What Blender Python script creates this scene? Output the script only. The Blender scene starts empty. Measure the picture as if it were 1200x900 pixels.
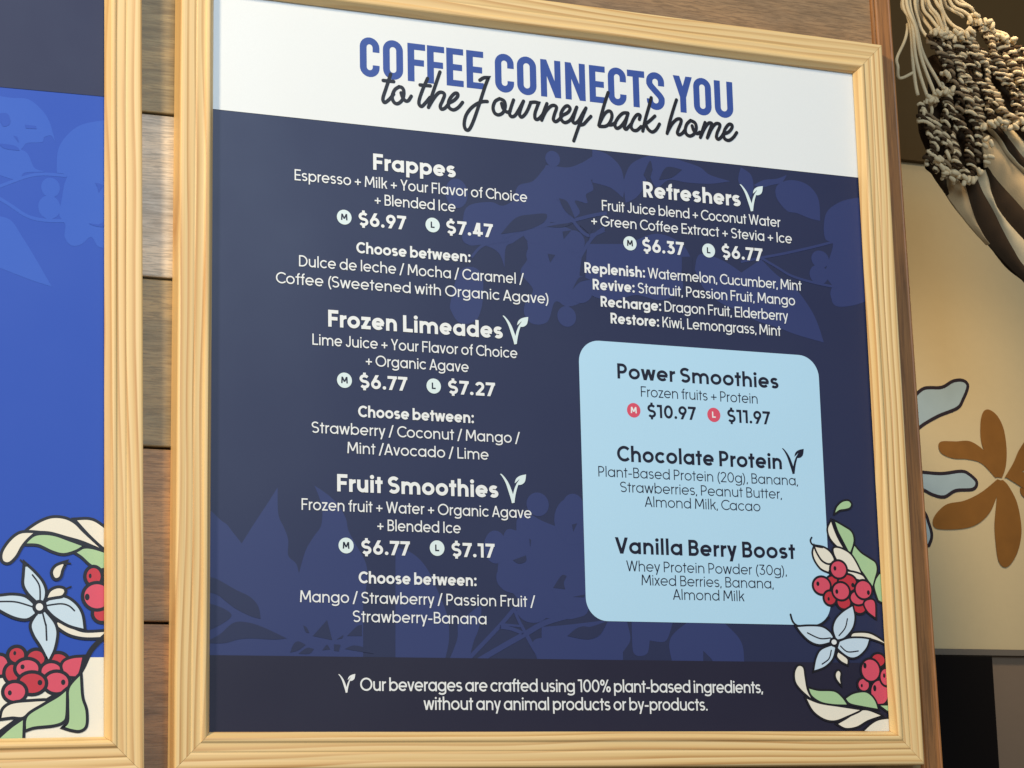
import bpy, bmesh, math, random
from mathutils import Vector, Matrix, geometry

# ------------------------------------------------------------------ camera, light, exposure
scene = bpy.context.scene
COL = scene.collection
Z0 = 1.72                                   # height of the print's lower edge above the floor

def bw(X, Y, Z=0.0):                        # board millimetres -> world metres
    return Vector((X / 1000.0, -Z / 1000.0, Y / 1000.0 + Z0))

cam_d = bpy.data.cameras.new('camera'); cam = bpy.data.objects.new('camera', cam_d); COL.objects.link(cam)
cam_d.sensor_width = 36.0; cam_d.lens = 77.76; cam_d.clip_start = 0.05; cam_d.clip_end = 100.0
right = Vector((0.92602752, -0.37682445, -0.02182593))
up = Vector((-0.05749679, -0.19797207, 0.97851989))
back = Vector((-0.37305115, -0.90488143, -0.20499378))
M = Matrix((right, up, back)).transposed().to_4x4()
M.translation = bw(-558.18, -118.10, 2161.99)
cam.matrix_world = M
scene.camera = cam
scene.render.resolution_x = 1024; scene.render.resolution_y = 768

world = bpy.data.worlds.new('World'); scene.world = world; world.use_nodes = True
bg = world.node_tree.nodes['Background']; bg.inputs[0].default_value = (1.0, 0.93, 0.84, 1); bg.inputs[1].default_value = 0.20

def area(name, pos, target, size, power, col, sizey=None):
    l = bpy.data.lights.new(name, 'AREA'); l.energy = power; l.color = col
    l.shape = 'RECTANGLE'; l.size = size; l.size_y = sizey or size
    o = bpy.data.objects.new(name, l); COL.objects.link(o); o.location = pos
    o.rotation_euler = (Vector(target) - Vector(pos)).to_track_quat('-Z', 'Y').to_euler()
    return o
area('shop_window_light', bw(50, 2050, 4000), bw(250, 450, 0), 2.2, 104, (0.64, 0.82, 1.0), 1.5)
area('ceiling_spot_light', bw(-2300, 2150, 2000), bw(300, 400, 0), 0.36, 112, (1.0, 0.79, 0.53))
sp = bpy.data.lights.new('rear_spot_light', 'SPOT'); sp.energy = 125; sp.color = (1.0, 0.78, 0.52); sp.spot_size = math.radians(25); sp.spot_blend = 1.0; sp.shadow_soft_size = 0.12
so = bpy.data.objects.new('rear_spot_light', sp); COL.objects.link(so); so.location = bw(1420, 1750, -60)
so.rotation_euler = (bw(1490, 470, -900) - so.location).to_track_quat('-Z', 'Y').to_euler()

vs = scene.view_settings
vs.view_transform = 'Standard'; vs.look = 'None'; vs.exposure = 0.0; vs.gamma = 1.0; vs.use_curve_mapping = False

# ------------------------------------------------------------------ traced print artwork, millimetres on the board
ART_R = [
  ('shape','painted_drop','green',[(725.8,245.5,1),(728.9,252.1),(735.8,257.8),(743.3,259.2),(746.8,256.1),(744.7,252.2),(739.1,250.4),(731.5,249.0)]),
  ('shape','painted_leaf','green',[(779.2,176.4,1),(773.1,168.1),(772.5,160.0),(776.4,147.2,1),(782.7,144.1,1),(785.0,179.8,1)]),
  ('shape','painted_leaf','green',[(748.5,208.0,1),(756.4,200.1),(767.2,193.9),(774.4,189.3),(775.8,181.2),(772.3,171.3),(769.0,162.4,1),(758.7,177.5),(748.3,188.5),(745.2,198.2)]),
  ('shape','painted_leaf','green',[(725.1,234.9,1),(735.9,229.6),(744.9,224.2),(747.7,216.1),(745.8,207.9),(741.9,199.7,1),(733.2,215.7),(728.3,225.2)]),
  ('shape','painted_leaf','cream',[(719.6,234.7,1),(715.4,226.4),(717.6,216.8),(725.4,208.1),(735.7,202.0,1),(728.5,213.1),(723.5,223.5)]),
  ('shape','painted_leaf','cream',[(722.4,204.8),(730.7,204.2),(741.5,198.9),(748.4,190.2),(755.0,177.4,1),(742.2,180.3),(729.6,186.4),(723.7,194.3),(721.3,200.7)]),
  ('shape','painted_leaf','cream',[(737.5,178.5,1),(747.6,177.2),(756.7,174.2),(761.0,168.6,1),(750.9,170.5),(742.7,173.0)]),
  ('shape','painted_leaf','cream',[(696.2,204.8,1),(701.0,193.7),(707.7,189.0),(715.8,186.0),(712.6,177.9,1),(703.6,181.7),(696.8,190.3),(694.5,198.3)]),
  ('shape','painted_leaf','cream',[(697.3,206.1,1),(708.6,204.4),(716.6,199.0),(720.3,191.0),(714.1,187.6),(706.0,190.9),(700.1,199.3)]),
  ('stroke','painted_stroke',2.0,[(693.5,216.0),(691.7,212.7),(693.3,208.8),(698.6,206.2),(706.8,205.1)]),
  ('berry','painted_berry','darkred',(717.3,165.2,7.7,7.4),None),
  ('berry','painted_berry','darkred',(750.7,137.8,7.8,5.8),None),
  ('berry','painted_berry','darkred',(730.8,143.8,8.3,7.2),None),
  ('berry','painted_berry','red',(749.5,149.0,9.7,7.4),None),
  ('berry','painted_berry','red',(703.4,161.9,10.6,9.3),(698.4,163.9)),
  ('berry','painted_berry','darkred',(713.2,148.2,7.3,7.4),(711.3,147.1)),
  ('berry','painted_berry','darkred',(736.7,165.6,11.7,9.2),(743.6,163.4)),
  ('berry','painted_berry','red',(727.8,156.1,10.5,9.4),(722.3,155.6)),
  ('berry','painted_berry','red',(757.2,158.5,10.4,10.0),(763.3,155.3)),
  ('berry','painted_berry','red',(726.0,180.7,10.0,9.4),(721.4,181.8)),
  ('shape','painted_berry','red',[(757.4,141.9),(760.5,146.0),(768.0,147.0),(771.0,142.2),(770.5,127.7,1),(761.6,134.0)]),
  ('shape','painted_stem','cream',[(737.9,105.5,1),(742.1,109.0),(759.1,109.2),(770.8,105.1),(784.4,96.6,1),(774.6,100.8),(758.8,104.6)]),
  ('stroke','painted_stroke',2.2,[(661.6,128.7),(664.1,120.9),(669.7,116.4),(680.4,115.7),(696.1,117.4),(703.2,120.4),(710.5,126.5)]),
  ('shape','painted_petal','petal',[(669.6,114.7,1),(684.3,115.8),(699.9,115.2),(709.5,110.2),(714.1,104.2,1),(710.8,99.1,1),(696.9,96.3),(685.3,99.6),(676.0,107.1)]),
  ('shape','painted_petal','petal',[(741.4,139.2,1),(743.2,127.1),(739.5,115.0),(728.9,104.5),(718.9,101.7,1),(715.6,112.9),(719.2,123.3),(728.6,132.1)]),
  ('shape','painted_petal','petal',[(712.5,94.8,1),(698.5,89.5),(692.0,80.0),(688.4,67.2,1),(701.3,71.6),(711.7,80.2),(716.3,92.3,1)]),
  ('shape','painted_petal','petal',[(722.7,99.2,1),(734.8,102.8),(750.7,103.4),(760.6,102.3,1),(756.0,92.8),(745.5,84.0),(735.5,82.2),(725.9,87.2),(719.9,92.3,1)]),
  ('stroke','painted_stroke',1.0,[(734.1,125.2),(730.5,114.8),(722.1,106.1)]),
  ('stroke','painted_stroke',1.0,[(681.9,108.6),(697.3,102.6),(711.1,103.3)]),
  ('stroke','painted_stroke',1.0,[(723.4,94.4),(731.9,88.2),(745.9,89.2)]),
  ('stroke','painted_stroke',1.0,[(711.2,89.6),(707.7,80.2),(698.6,74.1)]),
  ('berry','painted_flower_centre','white',(715.3,98.8,3.4,2.9),None),
  ('shape','painted_leaf','cream',[(720.0,87.2,1),(725.7,83.8),(731.0,79.6),(730.7,74.4,1),(723.4,77.8),(718.7,82.9)]),
  ('shape','painted_drop','cream',[(718.7,66.6),(715.6,63.2),(716.3,58.1),(720.8,52.2,1),(720.2,58.1),(721.2,64.1)]),
  ('shape','painted_leaf','cream',[(668.2,71.3),(673.9,69.6),(675.3,59.5),(677.4,45.9),(681.8,36.7,1),(670.6,45.9),(664.3,54.3),(663.9,64.4)]),
  ('berry','painted_berry','darkred',(771.2,79.2,8.4,6.9),None),
  ('berry','painted_berry','red',(750.5,51.5,6.8,6.5),(748.0,50.6)),
  ('berry','painted_berry','red',(770.8,43.1,11.2,13.4),(764.6,47.8)),
  ('berry','painted_berry','red',(760.5,67.9,11.6,12.1),(753.4,73.0)),
  ('berry','painted_berry','red',(780.4,60.3,7.6,9.3),(777.7,62.0)),
  ('shape','painted_leaf','green',[(770.9,28.5,1),(785.9,28.6,1),(785.3,19.1,1)]),
  ('shape','painted_leaf','cream',[(748.2,0.4,1),(758.6,8.0),(768.9,12.3),(784.9,14.0,1),(783.9,-1.4,1)]),
  ('shape','painted_leaf','green',[(680.4,46.8,1),(692.0,44.3),(711.5,43.6),(720.9,37.7),(727.3,29.6,1),(710.7,30.0),(695.2,32.5),(683.9,39.2)]),
  ('shape','painted_leaf','green',[(726.8,36.0,1),(736.9,41.2),(750.9,43.0),(758.7,39.6),(764.2,32.8),(766.7,25.1,1),(750.0,27.6),(732.4,30.9)]),
  ('shape','painted_leaf','cream',[(715.2,8.0,1),(727.4,13.9),(741.7,21.6),(753.6,22.8),(770.2,17.4,1),(753.0,12.3),(738.7,5.5),(724.8,3.8)]),
  ('shape','painted_leaf','cream',[(676.9,35.5,1),(693.1,30.0),(718.3,26.6),(743.7,23.3,1),(727.6,17.3),(711.6,12.2),(698.0,13.9),(684.9,22.3)]),
]
ART_L = [
  ('shape','painted_leaf','cream',[(-26.4,211.6,1),(-15.5,212.1),(-7.3,209.5),(5.0,200.8,1),(5.0,181.0,1),(-7.3,191.7),(-16.9,201.1)]),
  ('shape','painted_leaf','cream',[(-74.1,200.8,1),(-62.8,208.5),(-50.7,213.1),(-38.6,212.4),(-29.1,207.8),(-20.9,199.7),(-4.6,184.9,1),(-20.9,191.5),(-37.2,196.0),(-52.0,199.9),(-62.7,200.6)]),
  ('shape','painted_leaf','green',[(-27.0,179.9,1),(-19.5,183.4),(-10.0,182.8),(5.0,178.2,1),(5.0,166.0,1),(-4.6,164.5),(-12.7,168.5),(-20.9,175.9)]),
  ('shape','painted_leaf','green',[(-76.0,188.0,1),(-68.0,194.8),(-58.7,196.4),(-47.9,195.2),(-34.4,190.6),(-21.6,186.1,1),(-29.0,181.9),(-39.8,179.0),(-50.6,181.6),(-64.0,187.5)]),
  ('shape','painted_leaf','cream',[(-69.4,198.2,1),(-81.4,197.3),(-90.6,190.4),(-97.8,179.6),(-98.1,171.5),(-93.0,169.6),(-86.5,175.7),(-81.3,185.2),(-76.0,192.0)]),
  ('berry','painted_berry','darkred',(-1.8,119.8,7.9,7.4),None),
  ('berry','painted_berry','darkred',(-10.0,156.3,7.1,8.4),(-13.4,156.7)),
  ('berry','painted_berry','darkred',(6.3,156.4,6.1,8.2),None),
  ('berry','painted_berry','red',(-6.6,136.7,12.9,12.2),(-16.3,135.9)),
  ('shape','painted_stem','cream',[(-44.9,111.0,1),(-31.5,105.0),(-18.3,100.9),(2.6,101.8,1),(2.6,97.1,1),(-18.3,96.6),(-33.9,100.2),(-45.5,108.0)]),
  ('stroke','painted_stroke',5.2,[(2.6,98.9),(-11.8,84.7),(-20.8,66.7),(-28.5,55.2),(-38.8,45.0),(-55.4,35.0),(-76.9,21.4),(-103.1,2.9)]),
  ('berry','painted_berry','red',(-100.0,69.7,7.3,9.1),None),
  ('berry','painted_berry','darkred',(-65.8,75.9,8.3,7.7),None),
  ('berry','painted_berry','darkred',(-44.7,73.9,9.0,6.4),None),
  ('berry','painted_berry','darkred',(-88.6,62.0,6.3,8.3),None),
  ('berry','painted_berry','darkred',(-84.3,79.4,7.2,7.0),(-86.2,81.3)),
  ('shape','painted_petal','petal',[(-58.9,122.3,1),(-50.0,111.8),(-46.8,104.1),(-46.7,96.4),(-49.2,84.8),(-53.7,75.2,1),(-60.8,88.7),(-67.3,99.0),(-69.9,109.2),(-62.9,120.9,1)]),
  ('berry','painted_berry','red',(-51.1,63.7,9.6,7.9),None),
  ('shape','painted_berry','red',[(-21.1,76.7,1),(-29.9,76.0),(-37.6,73.2),(-40.2,68.1),(-36.9,61.0),(-31.1,59.0),(-25.3,60.9)]),
  ('berry','painted_berry','red',(-74.0,66.4,10.8,8.3),(-78.7,68.1)),
  ('berry','painted_berry','red',(-45.9,52.8,11.6,9.6),(-39.5,53.0)),
  ('berry','painted_berry','darkred',(-69.5,52.3,12.7,9.5),(-61.9,52.9)),
  ('berry','painted_berry','red',(-85.9,44.2,10.1,8.6),(-90.6,43.3)),
  ('shape','painted_petal','petal',[(-76.5,166.4,1),(-69.1,159.8),(-61.1,150.4),(-57.7,141.1),(-59.0,131.7,1),(-64.3,131.0,1),(-73.0,139.6),(-77.3,147.6),(-77.1,157.0)]),
  ('shape','painted_petal','petal',[(-108.5,135.4),(-100.6,135.7),(-88.8,136.8),(-76.9,134.9),(-68.2,127.6,1),(-67.5,119.6,1),(-75.4,114.9),(-87.3,116.9),(-100.5,123.5),(-108.4,128.8)]),
  ('shape','painted_petal','petal',[(-56.3,130.3,1),(-47.6,135.1),(-36.9,134.5),(-27.5,127.8),(-22.1,118.4),(-20.0,105.0,1),(-34.2,109.0),(-47.6,117.0),(-54.9,124.3,1)]),
  ('stroke','painted_stroke',1.6,[(-69.8,157.1),(-63.0,146.4),(-62.3,130.3)]),
  ('stroke','painted_stroke',1.6,[(-105.8,130.8),(-87.4,130.9),(-74.2,127.6),(-67.6,125.2)]),
  ('stroke','painted_stroke',1.6,[(-55.6,127.4),(-42.3,129.1),(-34.2,127.1),(-28.8,122.4)]),
  ('stroke','painted_stroke',1.6,[(-59.6,119.6),(-56.8,108.9),(-56.4,108.0),(-55.7,93.8)]),
  ('berry','painted_flower_centre','white',(-62.9,126.0,3.6,3.6),None),
  ('shape','painted_leaf','cream',[(-55.0,135.0,1),(-51.7,141.1),(-45.0,144.1),(-39.0,142.5),(-41.0,137.8),(-47.7,136.4)]),
  ('stroke','painted_stroke',1.2,[(-38.6,142.3),(-35.6,144.6),(-32.3,146.0)]),
  ('shape','painted_drop','cream',[(-39.1,168.5,1),(-46.5,165.4),(-49.8,160.0),(-47.7,154.6),(-43.7,156.0),(-41.7,162.7)]),
  ('stroke','painted_stroke',1.2,[(-39.5,168.2),(-36.4,168.9),(-32.8,168.8)]),
  ('stroke','painted_stroke',1.2,[(-76.1,165.7),(-78.2,168.4),(-81.4,171.7)]),
  ('shape','painted_leaf','cream',[(-56.0,35.0,1),(-68.1,34.5),(-87.1,32.9),(-95.8,27.9),(-98.3,19.8,1),(-88.2,20.9),(-75.6,21.3)]),
  ('shape','painted_leaf','green',[(-78.1,17.0,1),(-78.6,-2.6,1),(-101.8,-2.1,1),(-98.1,1.6),(-88.1,10.2)]),
  ('shape','painted_leaf','green',[(-23.4,59.0,1),(-22.0,38.5),(-18.1,25.6),(-18.1,11.6),(-23.3,7.2),(-31.0,8.0),(-37.4,10.0,1),(-33.6,15.7),(-33.6,33.5),(-33.0,47.5)]),
  ('shape','painted_leaf','green',[(-36.9,44.4,1),(-43.9,38.7),(-57.9,30.6),(-73.1,20.7),(-74.9,8.7,1),(-66.7,11.1),(-48.9,12.7),(-40.0,15.8),(-37.4,22.1)]),
]
SCRIPT = [
  [(198.1,708.1),(192.8,691.8),(189.3,681.2),(189.2,676.7),(191.5,675.2),(196.7,679.7),(201.3,685.7)],
  [(189.5,700.0),(201.5,700.1)],
  [(207.7,694.9),(202.5,690.6),(199.5,682.3),(201.8,676.3),(206.3,675.5),(211.5,680.8),(213.1,689.0),(211.5,693.9),(207.7,694.9)],
  [(209.9,688.1),(211.6,683.1),(215.0,679.5),(218.4,680.5),(221.6,685.6)],
  [(240.8,708.1),(234.8,694.3),(230.8,682.4),(230.7,677.2),(233.6,675.3),(238.0,679.8),(243.3,686.6)],
  [(232.0,699.7),(243.9,700.0)],
  [(255.4,717.3),(250.0,701.7),(245.1,687.4),(241.4,675.0)],
  [(242.0,676.2),(247.4,685.4),(253.3,692.9),(258.2,693.9),(260.3,691.2),(257.8,684.2),(255.2,678.2),(256.5,674.7),(260.6,676.3),(265.0,681.6)],
  [(265.0,682.5),(271.3,686.3),(275.7,691.4),(275.5,694.8),(272.0,694.2),(267.2,688.7),(264.8,682.7),(265.6,677.3),(270.7,675.3),(276.4,678.8),(281.4,685.1)],
  [(302.4,713.2),(307.2,716.6),(312.7,717.4,1),(308.7,707.2),(302.5,689.2),(296.2,671.2),(291.3,659.2),(287.7,654.0),(284.2,654.8),(282.9,660.6),(285.0,670.0),(290.5,678.6),(297.7,684.9),(304.8,688.5),(310.7,689.4)],
  [(325.5,694.3),(320.1,690.5),(317.5,683.2),(319.2,677.1),(323.9,675.3),(329.3,678.7),(332.1,686.0),(330.8,692.2),(325.5,694.3)],
  [(327.8,689.0),(329.6,683.2),(334.1,679.6),(337.9,681.4)],
  [(342.2,694.6),(339.0,685.6),(337.0,678.4),(339.3,675.0),(343.6,676.8),(348.5,684.3),(354.2,694.6)],
  [(354.2,694.6),(350.3,684.5),(349.0,678.5),(351.3,675.7),(355.6,679.3),(359.3,685.5),(362.9,693.8)],
  [(362.6,694.0),(368.0,695.0),(372.5,694.5,1),(370.3,689.0),(367.7,681.7),(367.8,675.9),(371.1,675.3),(376.1,680.3),(379.2,685.9)],
  [(382.5,694.8),(378.6,685.2),(375.7,674.7)],
  [(375.9,675.6),(381.0,685.5),(387.3,692.4),(391.9,693.6),(394.1,691.0),(391.3,683.1),(389.9,677.1),(392.5,674.8),(396.8,677.6),(400.6,682.4)],
  [(400.4,682.7),(407.8,687.2),(410.6,692.0),(408.0,695.0),(403.7,692.6),(399.4,685.2),(399.6,678.2),(403.8,674.9),(410.0,678.1),(414.8,685.6),(418.7,694.3)],
  [(419.0,694.6),(415.0,683.3),(413.6,677.3),(416.6,675.6),(421.0,679.3),(426.1,688.0),(430.3,694.8)],
  [(430.3,694.8),(424.7,682.0),(419.4,668.6),(414.1,654.6)],
  [(422.6,673.9),(427.0,675.6),(431.4,680.4),(436.1,685.6)],
  [(458.4,716.2),(453.4,702.2),(449.0,688.3),(445.6,676.1)],
  [(446.1,677.5),(452.0,688.7),(457.2,694.0),(461.2,693.5),(462.2,687.8),(458.7,679.8),(453.6,675.8),(446.5,675.0)],
  [(458.1,677.9),(461.6,678.4),(465.2,680.7)],
  [(482.3,694.6),(476.2,693.7),(470.0,687.7),(465.7,679.6),(467.5,675.0),(472.7,677.5),(479.0,685.8),(482.5,694.3)],
  [(482.5,694.3),(479.4,684.0),(477.2,677.0),(479.6,675.1),(483.0,678.6),(485.9,681.8)],
  [(496.5,688.5),(497.6,693.4),(493.9,693.8),(489.1,687.9),(485.8,679.8),(487.7,675.3),(492.7,675.1),(498.5,680.2)],
  [(512.5,716.2),(509.0,704.4),(504.4,690.5),(500.3,675.1)],
  [(516.3,694.6),(509.4,688.1),(503.2,683.4)],
  [(504.2,683.7),(507.0,678.2),(512.0,675.2),(517.2,678.4),(521.8,685.6)],
  [(544.6,717.1),(539.4,702.9),(534.7,688.9),(531.1,675.5)],
  [(531.6,677.0),(537.7,687.3),(544.1,693.7),(549.0,694.3),(549.3,690.4),(545.7,682.3),(544.2,677.3),(546.4,675.4),(550.7,677.8),(554.5,682.8)],
  [(561.7,694.2),(556.8,689.3),(554.4,682.3),(555.8,677.1),(560.3,675.4),(565.6,678.6),(568.7,685.7),(567.2,691.9),(561.7,694.2)],
  [(563.5,687.9),(565.3,682.4),(569.3,679.2),(573.0,681.3)],
  [(580.3,693.7),(576.8,684.6),(573.5,675.1)],
  [(574.3,676.6),(578.9,685.8),(584.4,693.0),(588.3,693.9),(588.7,691.5),(585.0,682.6),(582.4,675.5)],
  [(583.1,676.5),(588.3,686.8),(593.8,693.5),(598.7,694.0),(599.1,690.7),(595.4,682.7),(594.3,677.2),(596.8,675.3),(600.6,678.4),(603.4,682.5)],
  [(603.2,682.3),(610.1,685.2),(614.8,690.6),(615.0,694.5),(611.1,694.7),(606.1,688.7),(603.7,681.6),(605.0,676.7),(610.2,675.3),(616.1,679.3),(620.9,685.8)],
]
ICON = [
  [(-13.74,29.98,1),(-11.8,29.85),(-7.19,25.14),(-3.44,19.05),(-0.03,10.3,1),(1.96,0.66,1),(-1.12,-0.23,1),(-2.39,4.86),(-4.71,12.09),(-7.31,19.84),(-10.5,25.97)],
  [(-1.12,-0.23,1),(1.68,0.48,1),(2.97,7.85),(4.81,14.85),(6.6,19.74,1),(4.96,21.22,1),(2.32,15.74),(0.82,10.88),(-0.72,4.97)],
  [(15.53,30.72,1),(10.19,29.54),(6.24,27.67),(3.66,24.84),(2.45,20.78,1),(5.0,22.81),(7.86,25.56,1),(7.27,24.3),(4.96,21.11,1),(6.87,19.39),(10.51,20.01),(13.65,22.62),(14.86,26.15)],
]
TIPS = [
  (337.7,415.8),
  (330.8,241.5),
  (636.1,592.6),
  (674.1,287.7),
  (143.1,39.5),
]
SIL = [
  [(-7.6,211.0),(13.3,210.6),(24.4,199.6),(33.1,189.0,1),(47.9,212.5),(60.3,231.2),(70.9,248.1,1),(71.6,220.6),(77.9,206.2),(82.1,194.1),(82.1,178.3),(90.4,170.0),(93.4,160.4,1),(100.5,183.7),(109.4,198.7),(117.1,210.0),(118.4,227.2),(114.7,240.7),(110.1,251.6,1),(124.9,242.3),(136.3,231.6),(144.0,218.3),(146.7,206.0),(155.3,190.3),(163.5,176.9),(166.9,163.5),(165.2,145.1),(162.0,130.3,1),(161.5,69.6,1),(-6.6,67.9,1)],
  [(197.8,190.3,1),(213.4,185.8),(226.4,176.2),(236.7,161.6),(245.7,141.9),(252.0,127.2),(255.7,112.4),(255.4,92.7),(250.6,73.0,1),(196.4,72.4,1)],
  [(255.1,73.0,1),(264.7,95.3),(266.3,112.6),(275.7,120.2),(291.9,130.5),(289.4,108.0),(283.2,93.1),(277.5,73.3,1)],
  [(355.3,74.1,1),(350.4,94.0),(365.5,99.2),(391.7,102.1),(411.3,111.3),(428.2,116.7),(456.2,117.1,1),(454.7,75.2,1)],
  [(334.3,212.2,1),(336.0,225.0),(348.4,230.6),(364.8,223.5),(386.7,216.5),(400.6,214.4),(414.4,209.7,1),(417.6,135.5),(400.5,120.0),(372.9,119.5),(351.1,121.6),(329.9,143.8),(319.3,151.1),(311.4,163.5),(320.6,209.2)],
  [(359.8,71.6,1),(360.8,110.0,1),(392.5,113.0),(459.7,121.4,1),(464.4,99.5),(457.2,87.2),(444.5,72.4,1)],
  [(466.5,121.6,1),(466.3,94.6),(467.8,83.6),(474.5,80.5),(484.1,83.8),(487.3,97.4,1),(505.1,96.4),(512.4,107.6),(517.1,122.5,1)],
  [(533.5,117.8,1),(516.4,105.2),(510.4,92.8),(513.7,73.1,1),(551.0,73.5,1),(551.6,87.1,1),(560.9,78.6),(563.5,73.7,1),(601.3,74.1,1),(600.7,91.5),(594.3,103.9),(578.1,118.6,1)],
  [(345.6,595.6),(363.5,603.0),(377.2,618.6),(381.8,623.3),(405.7,622.8),(424.0,630.3),(439.4,639.7),(454.6,637.7),(469.6,631.9,1),(469.1,616.0,1),(434.0,611.2,1),(436.6,599.9),(427.4,593.3),(428.6,583.4),(413.6,584.9),(419.2,571.1),(403.9,561.3),(380.0,557.7),(356.6,565.5),(342.3,578.3)],
  [(263.4,456.6),(264.6,447.1),(271.5,436.7),(281.4,434.7),(292.9,439.6),(298.9,452.3),(301.2,466.2),(301.1,488.3),(291.2,498.6),(273.9,491.7)],
  [(279.0,533.6,1),(280.9,558.7),(289.7,569.3),(313.0,574.2),(327.5,571.4),(351.2,582.0),(380.3,567.7),(379.8,550.6),(353.0,539.9),(338.2,530.2),(329.3,523.9),(327.3,501.4,1),(320.4,517.6),(303.3,524.5),(286.0,523.0)],
  [(356.1,543.0),(374.1,555.8),(403.7,552.7),(418.3,542.6),(420.8,525.8),(416.9,497.3),(425.3,481.1),(419.0,469.4),(401.0,462.5),(386.4,467.0),(376.9,444.1),(359.3,440.1),(349.4,450.4),(351.2,464.4),(360.3,479.0),(346.1,497.4),(355.3,514.9)],
  [(436.9,647.2,1),(455.7,643.0),(471.1,629.5),(475.2,608.9),(473.1,593.7,1),(457.6,604.2),(435.7,608.1,1)],
  [(473.7,611.7,1),(484.0,633.8),(506.9,646.7),(526.4,650.2),(548.9,644.8),(571.6,639.4),(584.4,631.4),(610.5,626.3,1),(583.9,620.7),(554.4,619.4),(531.7,620.3),(515.2,609.6),(506.2,626.9,1),(499.1,608.1),(489.0,595.2),(476.0,588.0,1)],
  [(624.7,644.6,1),(637.6,636.6),(640.2,621.4),(636.2,608.8,1),(626.7,617.1),(620.6,628.8)],
  [(640.4,624.5,1),(654.1,632.0),(671.1,635.2),(685.0,641.2,1),(677.7,631.2),(663.9,626.8),(650.3,622.4)],
  [(670.6,625.9),(684.6,634.3),(701.6,635.0),(716.6,628.6),(726.0,614.0),(726.3,589.1,1),(712.7,591.0),(696.0,595.7),(682.6,597.6),(669.9,611.9)],
  [(731.3,586.5),(737.3,602.5),(755.3,615.1),(776.4,621.7),(794.0,623.4,1),(786.0,498.2,1),(764.9,490.5),(744.2,487.5),(736.1,494.5),(738.7,510.0),(729.4,524.6),(735.6,543.6),(741.8,562.6),(731.9,568.0)],
  [(645.9,536.3,1),(665.0,519.6),(687.8,506.1),(706.7,483.2),(715.8,465.7),(722.9,443.4,1),(688.0,450.1),(661.8,457.4),(629.1,465.6),(610.4,485.2),(605.0,508.9,1)],
  [(477.5,540.4,1),(513.0,555.4),(544.8,546.1),(556.8,523.1),(543.6,516.0),(542.6,492.1),(516.4,478.3),(484.8,481.9),(456.3,473.9),(425.5,483.3),(427.1,536.2,1)],
  [(559.7,517.3,1),(567.0,535.9),(592.9,532.0),(618.6,519.0),(644.1,499.8),(629.6,474.6),(597.0,478.3),(571.7,494.3)],
]
SILC = [
  (359.7,241.3,13.0,12.9),
  (309.9,193.7,13.0,17.7),
  (330.4,161.4,20.4,16.4),
  (400.9,224.7,22.4,25.9),
  (401.4,242.8,11.8,11.7),
  (351.3,129.1,19.2,15.1),
  (398.8,155.5,25.1,28.1),
  (388.0,631.1,9.0,9.2),
  (272.7,580.3,13.0,16.8),
  (363.4,543.6,13.3,12.7),
  (411.6,537.8,12.6,12.8),
  (365.7,517.1,12.4,12.7),
  (416.5,483.2,15.6,15.5),
  (399.8,451.3,11.3,11.7),
  (286.1,531.4,8.1,7.8),
  (723.6,542.6,11.7,10.5),
  (720.8,524.0,12.3,11.7),
  (750.2,501.7,15.5,13.9),
]
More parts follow.
